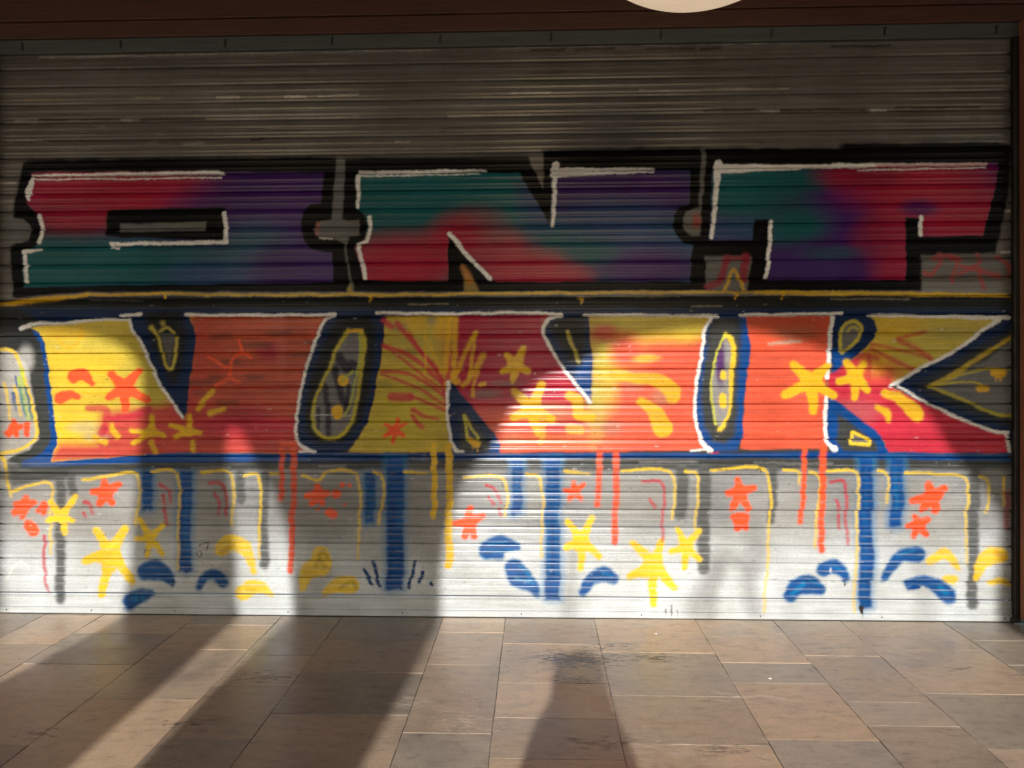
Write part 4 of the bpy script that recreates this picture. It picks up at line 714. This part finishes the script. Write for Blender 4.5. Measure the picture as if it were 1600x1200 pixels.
for (px_, py_, rx, ry, th, col_, sc_) in ((900, 1030, .34, .20, 1.10, (.05, .046, .042), 26), (905, 1062, .22, .10, 1.25, (.06, .053, .045), 30), (1018, 1028, .30, .11, 1.3, (.085, .072, .06), 28), (960, 1010, .45, .12, 1.5, (.12, .10, .08), 22),
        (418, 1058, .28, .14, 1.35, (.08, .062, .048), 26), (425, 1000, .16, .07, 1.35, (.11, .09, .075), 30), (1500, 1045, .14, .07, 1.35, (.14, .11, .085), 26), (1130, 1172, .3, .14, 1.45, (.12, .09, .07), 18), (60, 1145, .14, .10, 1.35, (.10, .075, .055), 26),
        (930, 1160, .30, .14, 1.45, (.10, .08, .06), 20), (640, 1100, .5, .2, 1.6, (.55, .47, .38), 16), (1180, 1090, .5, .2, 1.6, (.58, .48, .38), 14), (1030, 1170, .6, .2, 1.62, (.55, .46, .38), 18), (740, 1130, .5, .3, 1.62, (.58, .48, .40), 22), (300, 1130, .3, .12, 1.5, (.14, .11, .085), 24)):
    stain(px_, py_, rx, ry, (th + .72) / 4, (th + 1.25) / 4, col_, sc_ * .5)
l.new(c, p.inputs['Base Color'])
l.new(ramp(n, l, n1, [(.3, (.24,) * 3), (.7, (.50,) * 3)]), p.inputs['Roughness'])
hb = math_(n, l, 'ADD', math_(n, l, 'MULTIPLY', n2, .8), math_(n, l, 'MULTIPLY', n3, .3)); bump(n, l, hb, .5, .0022, p)
M_PAVE = m
feet = [on_wall(x, 965)[0] for x in (-95, 75, 165, 311, 442, 536, 693, 790, 928, 1085, 1206, 1311, 1470, 1640)]
known = {1: [(968, 0), (1014, 0)], 2: [(996, 0), (1046, 0), (1177, 0)], 3: [(981, 0), (1020, 0), (1101, 0)], 4: [(1028, 0), (1078, 0), (1162, 0)], 5: [(1003, 0), (1054, 0), (1120, 0)], 6: [(989, 0), (1040, 0), (1148, 0)],
         7: [(1006, 0), (1067, 0), (1122, 0), (1186, 0)], 8: [(1018, 0), (1085, 0), (1160, 0)], 9: [(992, 0), (1032, 0), (1063, 0), (1150, 0)], 10: [(1020, 0), (1090, 0), (1127, 0)], 11: [(1009, 0), (1076, 0), (1160, 0)], 12: [(994, 0), (1031, 0), (1075, 0)], 0: [(1010, 0)]}
xs = list(feet)
while xs[0] > -10: xs.insert(0, xs[0] - random.uniform(.38, .66))
off = next(i for i, x in enumerate(xs) if abs(x - feet[0]) < 1e-6)
while xs[-1] < 10: xs.append(xs[-1] + random.uniform(.38, .66))
verts, faces, tones = [], [], []
BASE = [(.45, .35, .26), (.38, .305, .235), (.50, .375, .265), (.36, .30, .24), (.43, .335, .255), (.33, .285, .235), (.53, .395, .275)]
for i in range(len(xs) - 1):
    ks = known.get(i - off, None); ysl = [-.022]
    if ks:
        for py_, _ in ks:
            ysl.append(on_floor(845 , py_)[1])
    while ysl[-1] > -7.2: ysl.append(ysl[-1] - random.choice([.34, .42, .55, .68, .8]) * random.uniform(.95, 1.05))
    for j in range(len(ysl) - 1):
        a, b = ysl[j], max(ysl[j + 1], -7.3); g = random.uniform(.0011, .0022); h = random.uniform(-.0012, .0012)
        ym = max((a + b) / 2, -2.3); sk = lambda x: x + .045 * (x - .25) * (ym / 2.07)
        x0, x1_ = xs[i] + g, xs[i + 1] - g; y0, y1 = b + g, a - g; ch = .0026
        t = random.choice(BASE); k = random.uniform(.9, 1.1); t = tuple((.95 * q + .05 * mq) * k * 1.12 for q, mq in zip(t, (.48, .37, .27)))
        h4 = [h + random.uniform(-.0007, .0007) for _ in range(4)]; s = len(verts)
        # chamfered slab with slightly uneven arrises
        nx, ny = max(2, int((x1_ - x0) / .05)), max(2, int((y1 - y0) / .05)); ring = []
        for q in range(nx): ring.append((x0 + (x1_ - x0) * q / nx, y0, 0, 1))
        for q in range(ny): ring.append((x1_, y0 + (y1 - y0) * q / ny, -1, 0))
        for q in range(nx): ring.append((x1_ - (x1_ - x0) * q / nx, y1, 0, -1))
        for q in range(ny): ring.append((x0, y1 - (y1 - y0) * q / ny, 1, 0))
        nr = len(ring); cx_, cy_ = sk((x0 + x1_) / 2), (y0 + y1) / 2
        for (x, y, dx, dy) in ring:
            jx, jy = random.uniform(-.0012, .0012), random.uniform(-.0012, .0012)
            x += .045 * (x - .25) * (max(y, -2.3) / 2.07) + jx; y += jy; verts.append((x, y, -.012)); tones.append(t)
        for q, (x, y, dx, dy) in enumerate(ring):
            vx, vy, _ = verts[s + q]; verts.append((vx, vy, h - ch * .7)); tones.append(t)
        for q, (x, y, dx, dy) in enumerate(ring):
            vx, vy, _ = verts[s + q]; sx_ = (1 if vx < cx_ else -1); sy_ = (1 if vy < cy_ else -1); c_ = ch * random.uniform(.7, 1.4)
            vx2 = vx + (sx_ * c_ if (abs(vx - cx_) > abs(x1_ - x0) / 2 - .004) else 0); vy2 = vy + (sy_ * c_ if (abs(vy - cy_) > abs(y1 - y0) / 2 - .004) else 0)
            u, v_ = (vx - x0) / (x1_ - x0), (vy - y0) / (y1 - y0)
            hh = (h4[0] * (1 - u) + h4[1] * u) * (1 - v_) + (h4[3] * (1 - u) + h4[2] * u) * v_
            verts.append((vx2, vy2, hh)); tones.append(t)
        for lv in (0, 1):
            for q in range(nr):
                q2 = (q + 1) % nr; faces.append((s + lv * nr + q, s + lv * nr + q2, s + (lv + 1) * nr + q2, s + (lv + 1) * nr + q))
        faces.append(tuple(s + 2 * nr + q for q in range(nr)))
me = bpy.data.meshes.new('pavement'); me.from_pydata(verts, [], faces); me.update()
ca = me.color_attributes.new('tone', 'FLOAT_COLOR', 'POINT'); ca.data.foreach_set('color', np.concatenate([np.array(tones, np.float32), np.ones((len(tones), 1), np.float32)], 1).ravel())
pv = link('pavement', me, M_PAVE); pv['kind'] = 'structure'
# litter specks
M_BIT = simple('pale_litter', (.6, .57, .52), (.8, .78, .74), (1, 1, 1), 60, .8)
for px_, py_, s, lab in ((1025, 991, .010, 'small pale crumb on the paving just in front of the shutter'), (1203, 1061, .009, 'small pale crumb on the paving right of centre')):
    X_, Y_ = on_floor(px_, py_); bm = bmesh.new(); bmesh.ops.create_icosphere(bm, subdivisions=2, radius=s)
    for v_ in bm.verts: v_.co.x *= random.uniform(.7, 1.3); v_.co.z *= .5 * random.uniform(.7, 1.1)
    o = finish(bm, 'crumb', M_BIT); o.location = (X_, Y_, s * .4); tagged(o, lab, 'crumb'); o['group'] = 'pale crumbs on the paving'

# ---------------------------------------------------------------- pendant lamp
m, n, l, p = material('lit_opal_glass'); v = mapping(n, l, (1, 1, 1)); f = noise(n, l, v, 2.5, 3)
p.inputs['Base Color'].default_value = (.75, .68, .58, 1); p.inputs['Roughness'].default_value = .25
p.inputs['Emission Color'].default_value = (1.0, .76, .52, 1)
l.new(ramp(n, l, f, [(.2, (.36,) * 3), (.8, (.46,) * 3)]), p.inputs['Emission Strength'])
M_OPAL = m
LY = -2.2; lx, lz = on_wall(1088, -7, LY)
lamp = thing('pendant_lamp', 'round cream opal glass lamp hanging from the ceiling, cut off by the top edge', 'lamp', (lx, LY, lz))
bm = bmesh.new(); bmesh.ops.create_uvsphere(bm, u_segments=64, v_segments=40, radius=1)
for v_ in bm.verts: v_.co = Vector((v_.co.x * .44, v_.co.y * .44, v_.co.z * .30 + .30))
finish(bm, 'glass_shade', M_OPAL, lamp, True)
bm = bmesh.new(); bmesh.ops.create_cone(bm, cap_ends=True, segments=20, radius1=.012, radius2=.012, depth=5.15 - lz - .58); bmesh.ops.translate(bm, verts=bm.verts, vec=(0, 0, .58 + (5.15 - lz - .58) / 2)); finish(bm, 'rod', M_GUIDE, lamp)
bm = bmesh.new(); bmesh.ops.create_cone(bm, cap_ends=True, segments=28, radius1=.05, radius2=.09, depth=.06); bmesh.ops.translate(bm, verts=bm.verts, vec=(0, 0, 5.18 - lz)); finish(bm, 'ceiling_rose', M_GUIDE, lamp)

# ---------------------------------------------------------------- the photographer (only the shadow falls into the picture)
M_SKIN = simple('skin', (.42, .24, .16), (.5, .3, .2), (1, 1, 1), 20, .5, 0, .05, .001)
M_COAT = simple('dark_jacket_cloth', (.03, .035, .05), (.05, .055, .07), (1, 1, 1), 60, .9)
M_JEAN = simple('blue_trouser_cloth', (.04, .06, .11), (.06, .09, .15), (1, 1, 1), 60, .9)
M_HAIR = simple('brown_hair', (.03, .018, .01), (.06, .035, .02), (30, 30, 3), 20, .6)
person = thing('person', 'person in dark hooded jacket and blue trousers standing behind the viewpoint, holding up a phone', 'person', (0, -5.52, 0))
def skin(name, pts, edges, rad, mat, parent, root=0, sub=2):
    me = bpy.data.meshes.new(name); me.from_pydata(pts, edges, []); me.update(); o = link(name, me, mat, parent)
    sk = o.modifiers.new('skin', 'SKIN'); sk.use_smooth_shade = True; ss = o.modifiers.new('sub', 'SUBSURF'); ss.levels = sub; ss.render_levels = sub
    for i, r_ in enumerate(rad):
        d = me.skin_vertices[0].data[i]; d.radius = (r_, r_) if not isinstance(r_, tuple) else r_; d.use_root = (i == root)
    return o
P = [(0, 0, .95), (0, 0, 1.10), (0, 0, 1.28), (0, 0, 1.40), (0, .01, 1.47), (0, .02, 1.53), (0, .03, 1.62),
     (.145, 0, 1.36), (.20, .10, 1.16), (.13, .24, 1.38), (.075, .285, 1.46), (-.145, 0, 1.36), (-.20, .10, 1.16), (-.13, .24, 1.38), (-.075, .285, 1.46),
     (.09, 0, .88), (.11, .02, .50), (.12, -.01, .09), (.13, .14, .04), (-.09, 0, .88), (-.11, .02, .50), (-.12, -.01, .09), (-.13, .14, .04)]
E_ = [(0, 1), (1, 2), (2, 3), (3, 4), (4, 5), (5, 6), (3, 7), (7, 8), (8, 9), (9, 10), (3, 11), (11, 12), (12, 13), (13, 14), (0, 15), (15, 16), (16, 17), (17, 18), (0, 19), (19, 20), (20, 21), (21, 22)]
Rr = [(.15, .10), (.14, .10), (.16, .11), (.13, .09), .06, .058, .085, .058, .045, .036, .028, .058, .045, .036, .028, .09, .062, .042, .04, .09, .062, .042, .04]
body = skin('body', P, E_, Rr, M_SKIN, person)
def part_from(name, idx, grow, mat):
    mp_ = {k: i for i, k in enumerate(idx)}
    skin(name, [P[k] for k in idx], [(mp_[a], mp_[b]) for a, b in E_ if a in mp_ and b in mp_], [tuple(q + grow for q in Rr[k]) if isinstance(Rr[k], tuple) else Rr[k] + grow for k in idx], mat, person)
part_from('jacket', [0, 1, 2, 3, 7, 8, 9, 11, 12, 13], .014, M_COAT); part_from('trousers', [0, 15, 16, 17, 19, 20, 21], .016, M_JEAN)
bm = bmesh.new(); bmesh.ops.create_uvsphere(bm, u_segments=24, v_segments=16, radius=1)
for v_ in bm.verts: v_.co = Vector((v_.co.x * .088, v_.co.y * .105 + .005, v_.co.z * .10 + 1.635 + (0 if v_.co.y < .3 else .03)))
finish(bm, 'hair', M_HAIR, person, True)
bm = bmesh.new(); pr = [(1.24, .21), (1.30, .215), (1.38, .195), (1.46, .165), (1.54, .145), (1.62, .140), (1.69, .128), (1.74, .100), (1.775, .055), (1.785, .012)]; rings = []
for z_, r_ in pr:      # a loose hood: open at the face, soft folds
    rings.append([bm.verts.new((r_ * (1 + .05 * sin(5 * a_ + z_ * 30)) * cos(a_), -.02 + r_ * .80 * sin(a_) * (1 + .04 * sin(7 * a_)), z_)) for a_ in [2 * pi * k / 36 for k in range(36)]])
for i in range(len(rings) - 1):
    zc = (pr[i][0] + pr[i + 1][0]) / 2
    for k in range(36):
        if 1.50 < zc < 1.72 and abs(k + .5 - 9) < 5: continue
        bm.faces.new((rings[i][k], rings[i][(k + 1) % 36], rings[i + 1][(k + 1) % 36], rings[i + 1][k]))
finish(bm, 'hood', M_COAT, person, True)
for s in (-1, 1):
    for k, (dz, ln) in enumerate(((.035, .06), (.015, .068), (-.005, .062), (-.025, .052))):
        b = Vector((s * .062, .30, 1.455 + dz)); skin('finger', [tuple(b), tuple(b + Vector((-s * .004, ln * .45, .004))), tuple(b + Vector((-s * .022, ln * .45 - .004, 0)))], [(0, 1), (1, 2)], [.009, .008, .007], M_SKIN, person, sub=1)
    skin('thumb', [(s * .058, .285, 1.43), (s * .05, .30, 1.462), (s * .035, .305, 1.478)], [(0, 1), (1, 2)], [.012, .010, .008], M_SKIN, person, sub=1)
ph = thing('phone', 'black phone held up in both hands by the photographer', 'phone', (0, -5.20, 1.49))
box('case', -.075, .075, -.009, .0, -.036, .036, M_GUIDE, ph, .003)
